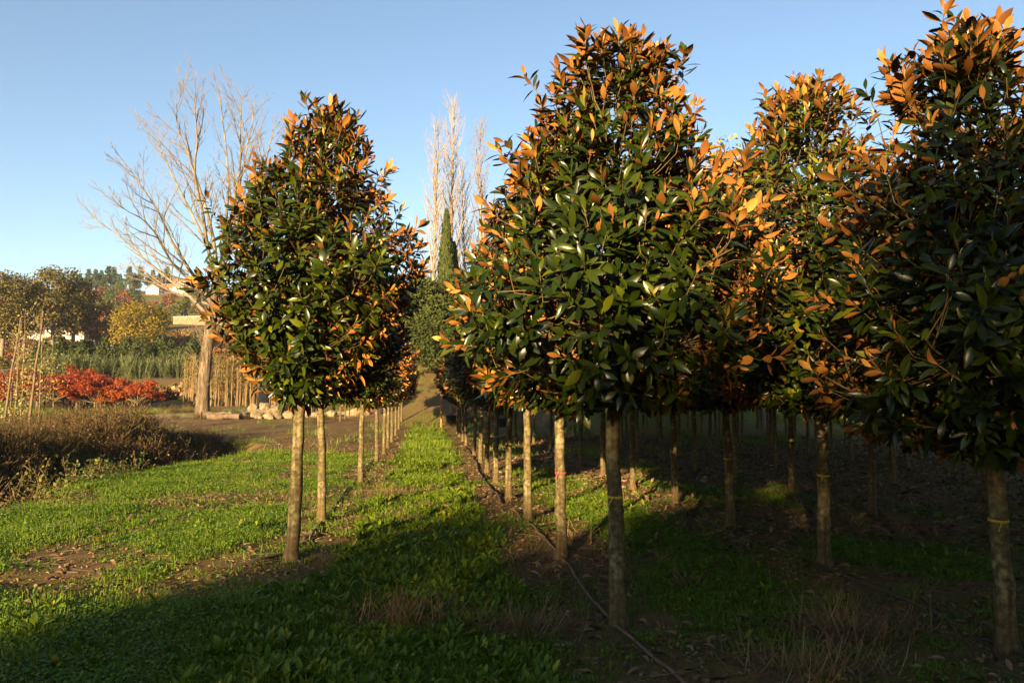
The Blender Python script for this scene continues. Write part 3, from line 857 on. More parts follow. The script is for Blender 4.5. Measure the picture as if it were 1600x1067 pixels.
plant_tree('birch_tree', pal, 'pale yellow-green tree showing above the magnolia tops', 'tree', 1195, 40, 1.5)

# ------------------------------------------------------------------ bare trees
def grow(mbs, p, d, L, r, lvl, maxl, g, trop=.04, spread=.55, nchild=5, ratio=.55, wob=.10):
    """a branch as tapering pieces, with its side branches; collects (p0,p1,r0,r1) per level"""
    n = max(4, int(7 - lvl)); pts = [np.array(p, float)]; dd = np.array(d, float); rs = [r]
    for i in range(n):
        dd = dd + g.normal(size=3) * wob + np.array([0, 0, trop]); dd /= np.linalg.norm(dd)
        pts.append(pts[-1] + dd * L / n); rs.append(max(r * (1 - .8 * (i + 1) / n), .006))
    for i in range(n): mbs[min(lvl, len(mbs) - 1)].append((pts[i], pts[i + 1], rs[i], rs[i + 1]))
    if lvl < maxl:
        for k in range(nchild):
            t = .18 + .78 * (k + g.random() * .8) / nchild; i = min(int(t * n), n - 1)
            q = pts[i] + (pts[i + 1] - pts[i]) * (t * n - i)
            ax = pts[i + 1] - pts[i]; ax /= np.linalg.norm(ax)
            s = np.cross(ax, g.normal(size=3)); s /= np.linalg.norm(s)
            cd_ = ax * math.cos(spread) + s * math.sin(spread)
            grow(mbs, q, cd_, L * ratio * (1.05 - .55 * t) * (.7 + .6 * g.random()), max(rs[i] * .55, .007), lvl + 1, maxl, g, trop, spread, nchild, ratio, wob)

def seg_mesh(segs, k, mat, name):
    mb = MB(); a = [np.array([s[q] for s in segs]) for q in range(4)]
    sticks(mb, a[0], a[1], a[2], a[3], k)
    return mb.mesh(name, [mat])

def big_bare_tree():
    g = np.random.default_rng(5)
    Y0 = 45.0
    x, y = at(318, Y0); z0 = th(x, y)
    t = thing('bare_tree', 'tall leafless tree with thick furrowed trunk and wide pale branches, left of the magnolias', 'tree', (x, y, z0))
    k = Y0 * .965 / FPX
    eye = np.array([0, 0, CAMH]) - np.array([x, y, z0])
    def P(px, py, dep=0):
        q = np.array([(px - 318) * k * RT[0], (px - 318) * k * RT[1], (645 - py) * k])
        return eye + (q - eye) * (1 + dep / 43.3)
    mb = MB()
    tp = np.array([P(318, 655), P(318, 640), P(318, 610), P(321, 560), P(325, 520), P(329, 480), P(334, 440), P(340, 405)])
    tube(mb, tp, np.array([17, 11.5, 9.6, 8.9, 8.5, 8.3, 7.8, 6]) * k, 14)
    tr = ob('trunk', mb.mesh('trunk', [M['furrow_bark']]), t)
    limbs = [  # main limbs as photo outlines with a depth of their own
        ([(338, 430), (345, 380), (350, 300), (348, 220), (338, 130), (336, 108)], [0, .2, .5, .7, .9, 1.0], 6.5),
        ([(340, 420), (352, 350), (372, 260), (384, 180), (388, 120)], [0, 1, 2.0, 2.6, 3.0], 5.5),
        ([(336, 430), (326, 350), (300, 270), (276, 215), (262, 160), (258, 112)], [0, -.6, -1.4, -2, -2.4, -2.6], 5.5),
        ([(334, 440), (318, 370), (290, 320), (250, 250), (222, 190), (205, 160)], [0, .6, 1.6, 2.4, 2.8, 3.1], 5),
        ([(330, 470), (300, 425), (262, 370), (225, 300), (196, 255), (160, 215)], [0, -1, -2.4, -3.6, -4.4, -5], 5),
        ([(326, 490), (292, 455), (240, 415), (185, 365), (150, 340), (120, 320)], [0, .8, 2.2, 3.4, 4.0, 4.6], 4.5),
        ([(332, 450), (300, 440), (258, 400), (228, 345), (190, 320), (150, 300)], [0, -1.2, -3, -4.6, -5.8, -6.6], 4),
        ([(330, 470), (305, 462), (270, 455), (235, 425), (205, 410), (170, 402)], [0, 2, 4, 5.4, 6.4, 7], 3),
        ([(342, 410), (370, 350), (398, 280), (412, 210), (420, 160)], [0, -1, -2.2, -3, -3.4], 5),
        ([(338, 430), (368, 390), (410, 330), (440, 270), (455, 210)], [0, 1.5, 3.2, 4.4, 5], 4.5),
        ([(344, 390), (356, 300), (364, 220), (362, 150), (366, 118)], [0, -1.2, -2.4, -3, -3.4], 4.5),
        ([(334, 440), (310, 340), (296, 260), (300, 200), (292, 140), (296, 120)], [0, -2, -3.6, -4.6, -5.4, -5.8], 4.5),
    ]
    segs = [[], [], []]
    for pp, dep, w in limbs:
        c = np.array([P(a, b, dd) for (a, b), dd in zip(pp, dep)])
        u = np.linspace(0, (len(c) - 1) * .93, 22); cc = np.stack([np.interp(u, np.arange(len(c)), c[:, q]) for q in range(3)], -1)
        for _ in range(3): cc[1:-1] = (cc[:-2] + 2 * cc[1:-1] + cc[2:]) / 4
        cc[2:] += np.cumsum(g.normal(size=(20, 3)) * .03, 0)
        rad = w * .62 * k * (1 - np.linspace(0, 1, len(cc))) ** 1.35 + .016
        m2 = MB(); tube(m2, cc, rad, 7)
        ob('limb', m2.mesh('limb', [M['bare_bark']]), t)
        for q in range(13):
            f = .20 + .78 * (q + g.random()) / 13; i = int(f * 21); ax = nrm(cc[min(i + 1, 21)] - cc[i - 1])
            s = nrm(np.cross(ax, g.normal(size=3))); s = s * np.array([1, .7, 1])
            sp = R(24 + 18 * g.random()); d0 = ax * math.cos(sp) + s * math.sin(sp)
            grow(segs, cc[i], d0, (4.8 - 3.2 * f) * (.5 + .6 * g.random()), .040 * (1 - f) + .018, 0, 2, g, .05, .50, 5, .45, .08)
    for pyy in np.linspace(600, 470, 8):             # fine shoots up the trunk
        for _ in range(7):
            c = np.array([np.interp(-pyy, -tp_px, tp_x) for tp_px, tp_x in [(np.array([655, 640, 610, 560, 520, 480, 440, 405]), np.arange(8))]])[0]
            i = int(c); q = tp[i] + (tp[min(i + 1, 7)] - tp[i]) * (c - i)
            a = g.random() * 6.28; d0 = nrm(np.array([math.cos(a), math.sin(a), .5 + .5 * g.random()]))
            grow(segs, q, d0, .7 + 1.1 * g.random(), .018, 1, 2, g, .05, .5, 3, .5, .1)
    for s, kk in zip(segs, (4, 3, 3)):
        if s: tag(ob('twigs', seg_mesh(s, kk, M['bare_bark'], 'twigs'), t), kind='stuff')
big_bare_tree()

def poplar_data(seed, H):
    g = np.random.default_rng(seed)
    tr = MB(); zs = np.linspace(-.5, H, 14)
    pts = np.stack([np.cumsum(g.normal(size=14) * .07), np.cumsum(g.normal(size=14) * .07), zs], -1)
    tube(tr, pts, np.linspace(.27, .02, 14), 7)
    segs = [[], []]
    for k in range(80):
        z = H * (.08 + .89 * k / 80); q = np.array([np.interp(z, zs, pts[:, 0]), np.interp(z, zs, pts[:, 1]), z])
        a = k * 2.4 + g.random(); d0 = nrm(np.array([math.cos(a) * .50, math.sin(a) * .50, 1]))
        L = (.20 * H) * np.interp(z / H, [0, .3, .75, 1], [.8, 1.15, .8, .35]) * (.6 + .6 * g.random())
        grow(segs, q, d0, L, .05 * (1 - z / H) + .027, 0, 1, g, .07, .42, 7, .45, .08)
    tw = [s for s in segs]
    return tr.mesh('trunk', [M['poplar_bark']]), [seg_mesh(s, 3, M['poplar_bark'], 'twigs') for s in tw]
POP = [poplar_data(31, 20), poplar_data(32, 20)]
for i, (px, Y, top, lab) in enumerate([(676, 74, 190, 'leafless pale poplar on the left of the poplar group behind the cypress'),
                                      (703, 76, 150, 'tallest leafless pale poplar rising behind the cypress'),
                                      (726, 80, 250, 'shorter leafless poplar between the tallest and the right-hand poplar'),
                                      (751, 78, 185, 'leafless pale poplar on the right of the poplar group behind the magnolias')]):
    x, y = at(px, Y); z = th(x, y)
    H = CAMH + (628 - top) / FPX * Y * 1.02 - z
    t = thing('poplar_tree', lab, 'poplar tree', (x, y, z), i * 1.7, 'leafless poplars behind the aisle', (H / 20 * .9, H / 20 * .9, H / 20))
    tm, tw = POP[i % 2]
    ob('trunk', tm, t)
    for w in tw: tag(ob('twigs', w, t), kind='stuff')

# pale poplar whips in a nursery block
WH = []
for k in range(4):
    g = np.random.default_rng(200 + k); mb = MB()
    h = 3.9; pts = np.stack([np.cumsum(g.normal(size=7) * .02), np.cumsum(g.normal(size=7) * .02), np.linspace(-.2, h, 7)], -1)
    tube(mb, pts, np.linspace(.042, .010, 7), 5)
    q = np.array([[np.interp(z, pts[:, 2], pts[:, 0]), np.interp(z, pts[:, 2], pts[:, 1]), z] for z in np.linspace(.8, 3.6, 22)])
    a = g.random(22) * 6.28; e = q + np.stack([np.cos(a) * .16, np.sin(a) * .16, .3 + .2 * g.random(22)], -1)
    sticks(mb, q, e, .012, .006)
    n = 26 if k else 50; p = np.stack([g.normal(size=n) * .14, g.normal(size=n) * .14, h * (.35 + .65 * g.random(n))], -1)
    blades(mb, DV, DF, p, nrm(g.normal(size=(n, 3))), nrm(g.normal(size=(n, 3))), .14, 1, g.random(n))
    WH.append(mb.mesh('sapling', [M['whip_bark'], M['yellow']]))
for i in range(115):
    px = 288 + 145 * (i + random.random()) / 115; Y = 62 + random.choice([0, 1.2, 2.4, 3.6]) + random.uniform(-.2, .2)
    x, y = at(px, Y)
    o = ob('poplar_sapling', WH[i % 4], None, (x, y, th(x, y)), (random.uniform(-.03, .03), random.uniform(-.03, .03), random.uniform(0, 6)), random.uniform(.85, 1.1))
    tag(o, 'thin pale poplar whip in the dense block behind the bare tree', 'sapling', 'poplar whips in the nursery block')

# red maples
def maple_meshes(seed, leaf, w=3.6, h=2.9):
    g = np.random.default_rng(seed); lobes = []; tips = []
    for k in range(18):
        a = k * 2.4 + g.random(); t = g.random(); rr = w / 2 * (.25 + .75 * math.sqrt(k / 18))
        c = (math.cos(a) * rr, math.sin(a) * rr, h * (.88 - .42 * (rr / (w / 2)) ** 2) * (.60 + .5 * g.random()))
        lobes.append((c, .34 + .36 * g.random(), .5)); tips.append(np.array(c))
    c = MB(); lobes_crown(c, lobes, 3600, .13, up=.8)
    tr = MB(); tube(tr, [(0, 0, -.2), (.03, 0, .3), (0, .04, .75)], [.11, .085, .07], 7)
    br = MB()
    for e in tips:
        p0 = np.array([0, .03, .55 + .2 * g.random()]); m = (p0 + e) / 2 + [0, 0, -.1]; u = np.linspace(0, 1, 6)[:, None]
        tube(br, (1 - u) ** 2 * p0 + 2 * u * (1 - u) * m + u * u * e, np.linspace(.045, .012, 6), 5)
    return c.mesh('crown', [leaf]), tr.mesh('trunk', [M['wood']]), br.mesh('branches', [M['wood']])
MPL = [maple_meshes(301, M['maple_red']), maple_meshes(302, M['maple_orange']), maple_meshes(303, M['maple_red'], 3.9, 3.1), maple_meshes(304, M['maple_orange'], 3.2, 3.3)]
mp_spots = [(-12, 57, 1), (14, 58, 1), (44, 60, 0), (60, 57, 0), (86, 57, 1), (100, 61, 0), (122, 58, 0), (136, 62, 2), (150, 57.5, 1), (168, 61, 0), (182, 58, 1), (217, 57, 3), (205, 60, 0), (72, 63, 2), (28, 63, 2), (238, 60, 0), (112, 65, 2), (160, 65, 2)]
mp_lab = {11: 'bright orange-red maple standing apart at the right end of the maple row', 0: 'glowing orange maple cut by the left edge of the view', 4: 'golden-orange low maple among the red ones',
          6: 'deep red maple with a bare forked trunk in the middle of the row', 15: 'small dark red maple just right of the bright end tree'}
for i, (px, Y, k) in enumerate(mp_spots):
    plant_tree('maple_tree', MPL[k], mp_lab.get(i, 'low spreading %s maple, %s from the left across the track' % ('orange' if k in (1, 3) else 'deep red', ORD2[sorted(q[0] for q in mp_spots).index(px)])), 'maple tree', px, Y,
               .55 if i == 15 else random.uniform(.72, 1.12), 'autumn maples across the track')

# columnar shrubs and cane brake behind the maples
def column_mesh(seed):
    g = np.random.default_rng(seed); c = MB(); n = 900
    t = g.random(n); a = g.random(n) * 6.28; r = np.interp(t, [0, .2, .7, 1], [.8, 1, .8, .15]) * (.5 + .5 * g.random(n)) * .9
    p = np.stack([np.cos(a) * r, np.sin(a) * r, .1 + t * 4.0], -1)
    blades(c, DV, DF, p, nrm(g.normal(size=(n, 3)) + [[0, 0, .6]]), nrm(g.normal(size=(n, 3))), .36, 0, g.random(n))
    tr = MB(); tube(tr, [(0, 0, -.2), (0, 0, 3)], [.1, .03], 5)
    return c.mesh('crown', [M['cypress']]), tr.mesh('trunk', [M['dark_bark']]), None
CM = [column_mesh(k) for k in (1, 2)]
for i, px in enumerate(np.linspace(58, 305, 26) + 4 * np.sin(np.arange(26) * 2.7)):
    plant_tree('columnar_shrub', CM[i % 2], 'dark upright shrub, %s from the left in the line above the pale canes' % ORD2[i], 'shrub', px, 108 + random.uniform(-1, 1), random.uniform(.75, 1.15), 'upright shrubs behind the cane')

# ------------------------------------------------------------------ scattered ground plants (geometry nodes on prepared points)
def scatter(name, label, sources, pts, rot, scl, idx):
    col = bpy.data.collections.new(name + '_source')
    for i, me in enumerate(sources):
        col.objects.link(bpy.data.objects.new('%s_source_%02d' % (name, i), me))
    me = bpy.data.meshes.new(name); n = len(pts)
    me.vertices.add(n); me.vertices.foreach_set('co', np.asarray(pts, np.float32).ravel())
    a = me.attributes.new('rot', 'FLOAT_VECTOR', 'POINT'); a.data.foreach_set('vector', np.asarray(rot, np.float32).ravel())
    a = me.attributes.new('scl', 'FLOAT', 'POINT'); a.data.foreach_set('value', np.asarray(scl, np.float32))
    a = me.attributes.new('pick', 'INT', 'POINT'); a.data.foreach_set('value', np.asarray(idx, np.int32))
    o = ob(name, me); tag(o, label, None, None, 'stuff')
    ng = bpy.data.node_groups.new(name, 'GeometryNodeTree')
    ng.interface.new_socket('Geometry', in_out='INPUT', socket_type='NodeSocketGeometry'); ng.interface.new_socket('Geometry', in_out='OUTPUT', socket_type='NodeSocketGeometry')
    gi = ng.nodes.new('NodeGroupInput'); go = ng.nodes.new('NodeGroupOutput')
    ip = ng.nodes.new('GeometryNodeInstanceOnPoints'); ci = ng.nodes.new('GeometryNodeCollectionInfo')
    ci.inputs['Collection'].default_value = col; ci.inputs['Separate Children'].default_value = True; ci.inputs['Reset Children'].default_value = True
    def na(nm, ty):
        q = ng.nodes.new('GeometryNodeInputNamedAttribute'); q.data_type = ty; q.inputs['Name'].default_value = nm
        return [s for s in q.outputs if s.enabled and s.name == 'Attribute'][0]
    er = ng.nodes.new('FunctionNodeEulerToRotation')
    ng.links.new(na('rot', 'FLOAT_VECTOR'), er.inputs[0]); ng.links.new(er.outputs[0], ip.inputs['Rotation'])
    ng.links.new(na('scl', 'FLOAT'), ip.inputs['Scale']); ng.links.new(na('pick', 'INT'), ip.inputs['Instance Index'])
    ip.inputs['Pick Instance'].default_value = True
    ng.links.new(gi.outputs[0], ip.inputs['Points']); ng.links.new(ci.outputs[0], ip.inputs['Instance']); ng.links.new(ip.outputs[0], go.inputs[0])
    md = o.modifiers.new('scatter', 'NODES'); md.node_group = ng
    return o

def in_view(x, y, margin=.06):
    f = x * FW[0] + y * FW[1]; l = x * RT[0] + y * RT[1]
    return (f > 3.2) & (np.abs(l) < f * (.667 + margin) + .5)

def sample(n, x0, x1, y0, y1, power=1.0):
    """random ground points, denser towards the viewpoint when power > 1"""
    y = y0 + (y1 - y0) * rng.random(n) ** power; x = x0 + (x1 - x0) * rng.random(n)
    k = in_view(x, y); return x[k], y[k]

def place(name, label, sources, x, y, scl, tilt=.15, dz=0.0):
    n = len(x)
    rot = np.stack([rng.normal(size=n) * tilt, rng.normal(size=n) * tilt, rng.random(n) * 6.283], -1)
    return scatter(name, label, sources, np.stack([x, y, terrain(x, y) + dz], -1), rot, scl, rng.integers(0, len(sources), n))

WV, WF = leaf_shape(.145, .25, .35, ((0, .12), (.25, .45), (.55, 1.), (.82, .8)))
GV = np.array([(-.05, 0, 0), (.05, 0, 0), (.04, .55, .06), (-.04, .55, .06), (0, 1, .22)], float)
GF = [np.array([(0, 1, 2, 3)]), np.array([(3, 2, 4)])]

def rosette(n, L, upright, mat):
    mb = MB(); a = np.arange(n) * 2.4 + rng.random(n) * .5; e = upright + rng.normal(size=n) * .22
    d = np.stack([np.cos(a) * np.cos(e), np.sin(a) * np.cos(e), np.sin(e)], -1)
    zn = nrm(np.array([[0, 0, 1.]]) - d * d[:, 2:] + 1e-3)
    blades(mb, WV, WF, d * .01, d, zn, L * (.55 + .6 * rng.random(n)), 0, rng.random(n))
    return mb.mesh('rosette', [mat])
def tuft(n, L, spread, mat, rad=.05, lean=.5):
    mb = MB(); a = rng.random(n) * 6.283
    p = np.stack([rng.normal(size=n) * rad, rng.normal(size=n) * rad, np.zeros(n) - .005], -1)
    d = nrm(np.stack([np.cos(a) * spread, np.sin(a) * spread, np.ones(n)], -1) + rng.normal(size=(n, 3)) * .2)
    zn = nrm(np.stack([np.cos(a), np.sin(a), np.full(n, -.3)], -1))
    blades(mb, GV * [1, 1, -1], GF, p, d, zn, L * (.5 + .8 * rng.random(n)), 0, rng.random(n), np.full(n, 1.0) if L < .12 else np.full(n, .45 if L < .5 else .14))
    return mb.mesh('tuft', [mat])
def clover(n, mat, rad=.10):
    mb = MB(); p = np.stack([rng.normal(size=n) * rad, rng.normal(size=n) * rad, .008 + .028 * rng.random(n)], -1)
    V, F = leaf_shape(.42, .15, .1, ((0, .25), (.35, .85), (.7, 1.)))
    a = rng.random(n) * 6.283; d = np.stack([np.cos(a), np.sin(a), rng.normal(size=n) * .25 + .15], -1)
    blades(mb, V, F, p, d, nrm(np.array([[0, 0, 1.]]) + rng.normal(size=(n, 3)) * .35), .011 + .016 * rng.random(n), 0, rng.random(n))
    return mb.mesh('clover', [mat])

ROS = [rosette(int(rng.integers(9, 15)), .125, .95, M['weed']) for _ in range(4)] + [rosette(14, .10, .35, M['clover']) for _ in range(2)] + [tuft(26, .13, .7, M['grass'], .06) for _ in range(2)] + [clover(80, M['clover'], .12)]
# broad-leaved weeds down the aisle and in the gaps between rows
x, y = sample(26000, -1.4, 1.35, 3.4, 40, 1.7); g, d_ = cover(x, y); k = rng.random(len(x)) < g * .95; x, y = x[k], y[k]
x2, y2 = sample(30000, 1.4, 22, 3.4, 38, 1.4); g2, d_ = cover(x2, y2); k = rng.random(len(x2)) < g2 * .7; x2, y2 = x2[k], y2[k]
x3, y3 = sample(9000, -3.2, -1.5, 5, 34, 1.3); g3, d_ = cover(x3, y3); k = rng.random(len(x3)) < g3 * .18 * sstep(.4, .55, fbm(x3, y3, 1.0, 88)); x3, y3 = x3[k], y3[k]
X_ = np.concatenate([x, x2, x3]); Y_ = np.concatenate([y, y2, y3])
place('broadleaf_weeds', 'leafy green weeds growing along the aisle and between the magnolia rows', ROS, X_, Y_, (.5 + .65 * rng.random(len(X_))) * (.6 + .6 * fbm(X_, Y_, 1.2, 93)) * np.interp(Y_, [4, 12], [.82, 1.05]))
# lawn: clover, moss-like leaves and short grass
CLV = [clover(100, M['clover']) for _ in range(3)] + [tuft(50, .05, .7, M['grass'], .10) for _ in range(5)]
x, y = sample(70000, -9, -1.2, 3.4, 24, 1.5); g, d_ = cover(x, y); k = rng.random(len(x)) < g * .95 + .03; x, y = x[k], y[k]
xa, ya = sample(26000, -1.6, 7, 3.4, 16, 1.5); g, d_ = cover(xa, ya); k = rng.random(len(xa)) < g * .5 + .10 * sstep(.4, .6, fbm(xa, ya, .8, 15)); xa, ya = xa[k], ya[k]
X_ = np.concatenate([x, xa]); Y_ = np.concatenate([y, ya])
place('lawn_grass', 'short grass and clover carpeting the open ground', CLV, X_, Y_, (.6 + .6 * rng.random(len(X_))) * np.interp(Y_, [4, 12, 24], [.9, 1.15, 1.5]), .1)
# longer grass farther off
LG = [tuft(26, .16, .5, M['grass'], .12) for _ in range(4)]
x, y = sample(22000, -34, 30, 22, 60, 1.2); g, d_ = cover(x, y); k = rng.random(len(x)) < g * .6; x, y = x[k], y[k]
place('far_grass', 'longer grass on the ground beyond the rows', LG, x, y, .8 + .9 * rng.random(len(x)))
# straw and hay
SW = [tuft(30, .22, 3.0, M['straw'], .10) for _ in range(4)]
x, y = sample(5200, -8, 8, 3.4, 30, 1.4); g, d_ = cover(x, y); k = rng.random(len(x)) < d_ * .45 * sstep(.5, .62, fbm(x, y, 1.5, 44)); x, y = x[k], y[k]
place('dead_grass', 'dry straw-coloured grass lying among the green', SW, x, y, .4 + .6 * rng.random(len(x)), .3)
# leaf litter on the bare strips
LT = []
for q in range(6):
    V, F = leaf_shape(.20, .5 + .4 * rng.random(), .25 * rng.normal()); mb = MB(); mb.add(V, F[0], 0, q / 5); mb.f.append(F[1]); mb.m.append(np.zeros(len(F[1]), int)); LT.append(mb.mesh('litter_leaf', [M['litter']]))
x, y = sample(24000, -8, 14, 3.4, 34, 1.6); g, d_ = cover(x, y); k = rng.random(len(x)) < (1 - g) * .85 + .05; x, y = x[k], y[k]
place('leaf_litter', 'brown fallen magnolia leaves littering the bare earth', LT, x, y, .04 + .075 * rng.random(len(x)), .4, .014)
x, y = sample(42000, 2, 24, 8, 36, 1.0); g, d_ = cover(x, y); k = rng.random(len(x)) < (1 - g) * .7; x, y = x[k], y[k]
place('leaf_litter', 'brown fallen leaves under the rows of magnolias on the right', LT, x, y, .06 + .10 * rng.random(len(x)), .5, .016)
TW = []
for q in range(4):
    mb = MB(); p = np.cumsum(np.concatenate([np.zeros((1, 3)), np.array([[.09, 0, 0]]) + rng.normal(size=(5, 3)) * [.02, .03, .006]]), 0); tube(mb, p, np.linspace(.004, .0015, 6), 4); TW.append(mb.mesh('fallen_twig', [M['wood']]))
x, y = sample(5000, -7, 9, 3.4, 20, 1.6); g, d_ = cover(x, y); k = rng.random(len(x)) < (1 - g) * .6; x, y = x[k], y[k]
place('fallen_twigs', 'thin fallen twigs on the bare earth', TW, x, y, .5 + .9 * rng.random(len(x)), .08, .008)

CL = []
for q in range(4):
    d0 = rand_dirs(14); d0 *= (.7 + .5 * rng.random((14, 1))); mb = MB()
    import bmesh
    bm = bmesh.new(); [bm.verts.new(v * [1, 1, .7]) for v in d0]; bmesh.ops.convex_hull(bm, input=bm.verts); bmesh.ops.triangulate(bm, faces=bm.faces)
    bm.verts.index_update(); vi = [v for v in bm.verts if v.link_faces]; ix = {v.index: i for i, v in enumerate(vi)}
    mb.add([v.co[:] for v in vi], [[ix[v.index] for v in f.verts] for f in bm.faces]); bm.free(); CL.append(mb.mesh('clod', [M['clod']]))
x, y = sample(26000, -7, 12, 3.4, 24, 1.7); g, d_ = cover(x, y); k = rng.random(len(x)) < (1 - g) * .75; x, y = x[k], y[k]
place('soil_clods', 'crumbs of earth and small stones on the bare strips', CL, x, y, .008 + .022 * rng.random(len(x)) ** 2, .5, .004)

# dry brush on the ditch banks
def brush_mesh(seed, h, leafn, green):
    g = np.random.default_rng(seed); mb = MB(); segs = [[], []]
    for k in range(22):
        a = g.random() * 6.28; d0 = nrm(np.array([math.cos(a) * .5, math.sin(a) * .5, 1]))
        grow(segs, g.normal(size=3) * [.16, .16, 0], d0, h * (.5 + .7 * g.random()), .006, 0, 1, g, .0, .5, 4, .45, .14)
    for s in segs:
        a = [np.array([q[i] for q in s]) for i in range(4)]; sticks(mb, a[0], a[1], np.minimum(a[2], .007), np.minimum(a[3], .005), 3, 0, g.random(len(s)))
    p = np.array([s[1] for s in segs[1]]); p = p[g.integers(0, len(p), leafn)] + g.normal(size=(leafn, 3)) * .05
    blades(mb, DV, DF, p, nrm(g.normal(size=(leafn, 3))), nrm(g.normal(size=(leafn, 3))), (.03 + .035 * g.random(leafn)) * (.85 if green else 1), 1 if green else 0, g.random(leafn))
    return mb.mesh('brush', [M['brush'], M['bramble']])
BR = [brush_mesh(400 + k, 1.0, 200, k in (1, 3)) for k in range(5)] + [tuft(150, .75, .8, M['straw'], .12) for _ in range(3)]
yy = 9 + 34 * rng.random(5200) ** .9; ed = np.interp(yy, EDGE_Y, EDGE_X); xx = ed - .9 - 15 * rng.random(5200)
k = in_view(xx, yy, .12) & ((yy < 30) | (xx < -9)) & (rng.random(5200) < .28 + .55 * sstep(.4, .6, fbm(xx, yy, 2.2, 101))) & (yy < 29)
xx, yy = xx[k], yy[k]
place('dry_undergrowth', 'tangled brown weeds and dry stalks on the ditch bank', BR, xx, yy, (.5 + .5 * rng.random(len(xx))) * np.interp(yy, [9, 14, 20, 29], [1.5, 1.5, 1.1, .45]), .15, -.05)
yy = 15 + 17 * rng.random(2600); ed = np.interp(yy, EDGE_Y, EDGE_X); xx = ed - 1.3 - 6.5 * rng.random(2600) ** 1.2
hh = .75 + .75 * np.exp(-((yy - 26) / 2.5) ** 2 - ((xx + 9.5) / 2.0) ** 2)
k = in_view(xx, yy, .12) & (rng.random(2600) < .30 + .6 * sstep(.42, .58, fbm(xx, yy, 1.7, 151))); xx, yy, hh = xx[k], yy[k], hh[k]
place('ditch_weeds', 'dry brown weed stalks and grass standing in the ditch', BR, xx, yy, hh * (.7 + .5 * rng.random(len(xx))), .18, -.05)
BB = [brush_mesh(420 + k, .6, 900, True) for k in range(3)]
yy = 10 + 30 * rng.random(1500); ed = np.interp(yy, EDGE_Y, EDGE_X); xx = ed - .3 - 12 * rng.random(1500)
k = in_view(xx, yy, .12) & (yy < 31) & (fbm(xx, yy, 2.6, 120) > .49); xx, yy = xx[k], yy[k]
place('bramble_undergrowth', 'low green brambles growing through the dry ditch weeds', BB, xx, yy, (.7 + .9 * rng.random(len(xx))) * np.interp(yy, [10, 20, 30], [.95, .95, .5]), .15, -.04)
# rough weeds along the track and the slope behind the rows
yy = 40 + 22 * rng.random(2600); xx = (-.62 + .8 * rng.random(2600)) * yy
k = in_view(xx, yy) & (fbm(xx, yy, 3, 131) > .52) & (np.abs(yy - (50 - .12 * (xx + 20) + 1.5 * np.sin(xx * .12))) > 2.4); xx, yy = xx[k], yy[k]
place('rough_weeds', 'brown and green rough weeds by the track and on the slope', BR[:5] + BB[:1], xx, yy, .2 + .3 * rng.random(len(xx)), .15, -.04)
# cane brake and hillside scrub
def cane_mesh(seed):
    g = np.random.default_rng(seed); mb = MB()
    for k in range(16):
        a = g.random() * 6.28; p = g.normal(size=3) * [.5, .5, 0]; d0 = nrm(np.array([math.cos(a) * .22, math.sin(a) * .22, 1])); L = 2.6 + 1.2 * g.random()
        sticks(mb, [p], [p + d0 * L], .03, .01, 3, 0, .4)
        n = 16; f = np.linspace(.25, 1, n); q = p + d0 * L * f[:, None]; b = np.arange(n) * math.pi + g.random() * 6 + g.normal(size=n) * .5
        d = nrm(np.stack([np.cos(b), np.sin(b), .7 + g.random(n)], -1)); blades(mb, GV * [1.6, 1, -1], GF, q, d, nrm(np.stack([-np.cos(b) * .3, -np.sin(b) * .3, np.ones(n)], -1)), .7, 0, g.random(n))
    return mb.mesh('cane', [M['cane']])
CN = [cane_mesh(k) for k in (1, 2, 3)]
pxs = np.concatenate([rng.normal(c, 9, 13) for c in (78, 118, 150, 196, 236, 268)]); pp = np.array([at(p, 99 + rng.uniform(-3, 3)) for p in pxs]); nc = len(pp)
place('cane_reeds', 'pale green canes in a band behind the maples', CN, pp[:, 0], pp[:, 1], .35 + .5 * rng.random(nc))
yy = rng.uniform(70, 260, 5200); xx = (-.60 + .55 * rng.random(5200)) * yy
k = (fbm(xx, yy, 14, 141) > .46) & ~((yy > 165) & (yy < 187) & (xx / yy > -.37)); xx, yy = xx[k], yy[k]
SC = []
for k in range(4):
    mb = MB(); lobes_crown(mb, [((0, 0, .35), .8, .6), ((.6, .2, .3), .6, .6), ((-.5, -.3, .3), .6, .6)], 150, .3); SC.append(mb.mesh('scrub', [[M['rust'], M['oak'], M['bramble'], M['straw']][k]]))
place('hillside_scrub', 'low brown and green scrub covering the far hillside', SC, xx, yy, .5 + .9 * rng.random(len(xx)), .1)

# ------------------------------------------------------------------ houses and walls on the hill
def box(mb, x0, x1, y0, y1, z0, z1, mat=0):
    v = [(x, y, z) for z in (z0, z1) for x, y in ((x0, y0), (x1, y0), (x1, y1), (x0, y1))]
    mb.add(v, [(0, 3, 2, 1), (4, 5, 6, 7), (0, 1, 5, 4), (1, 2, 6, 5), (2, 3, 7, 6), (3, 0, 4, 7)], mat)

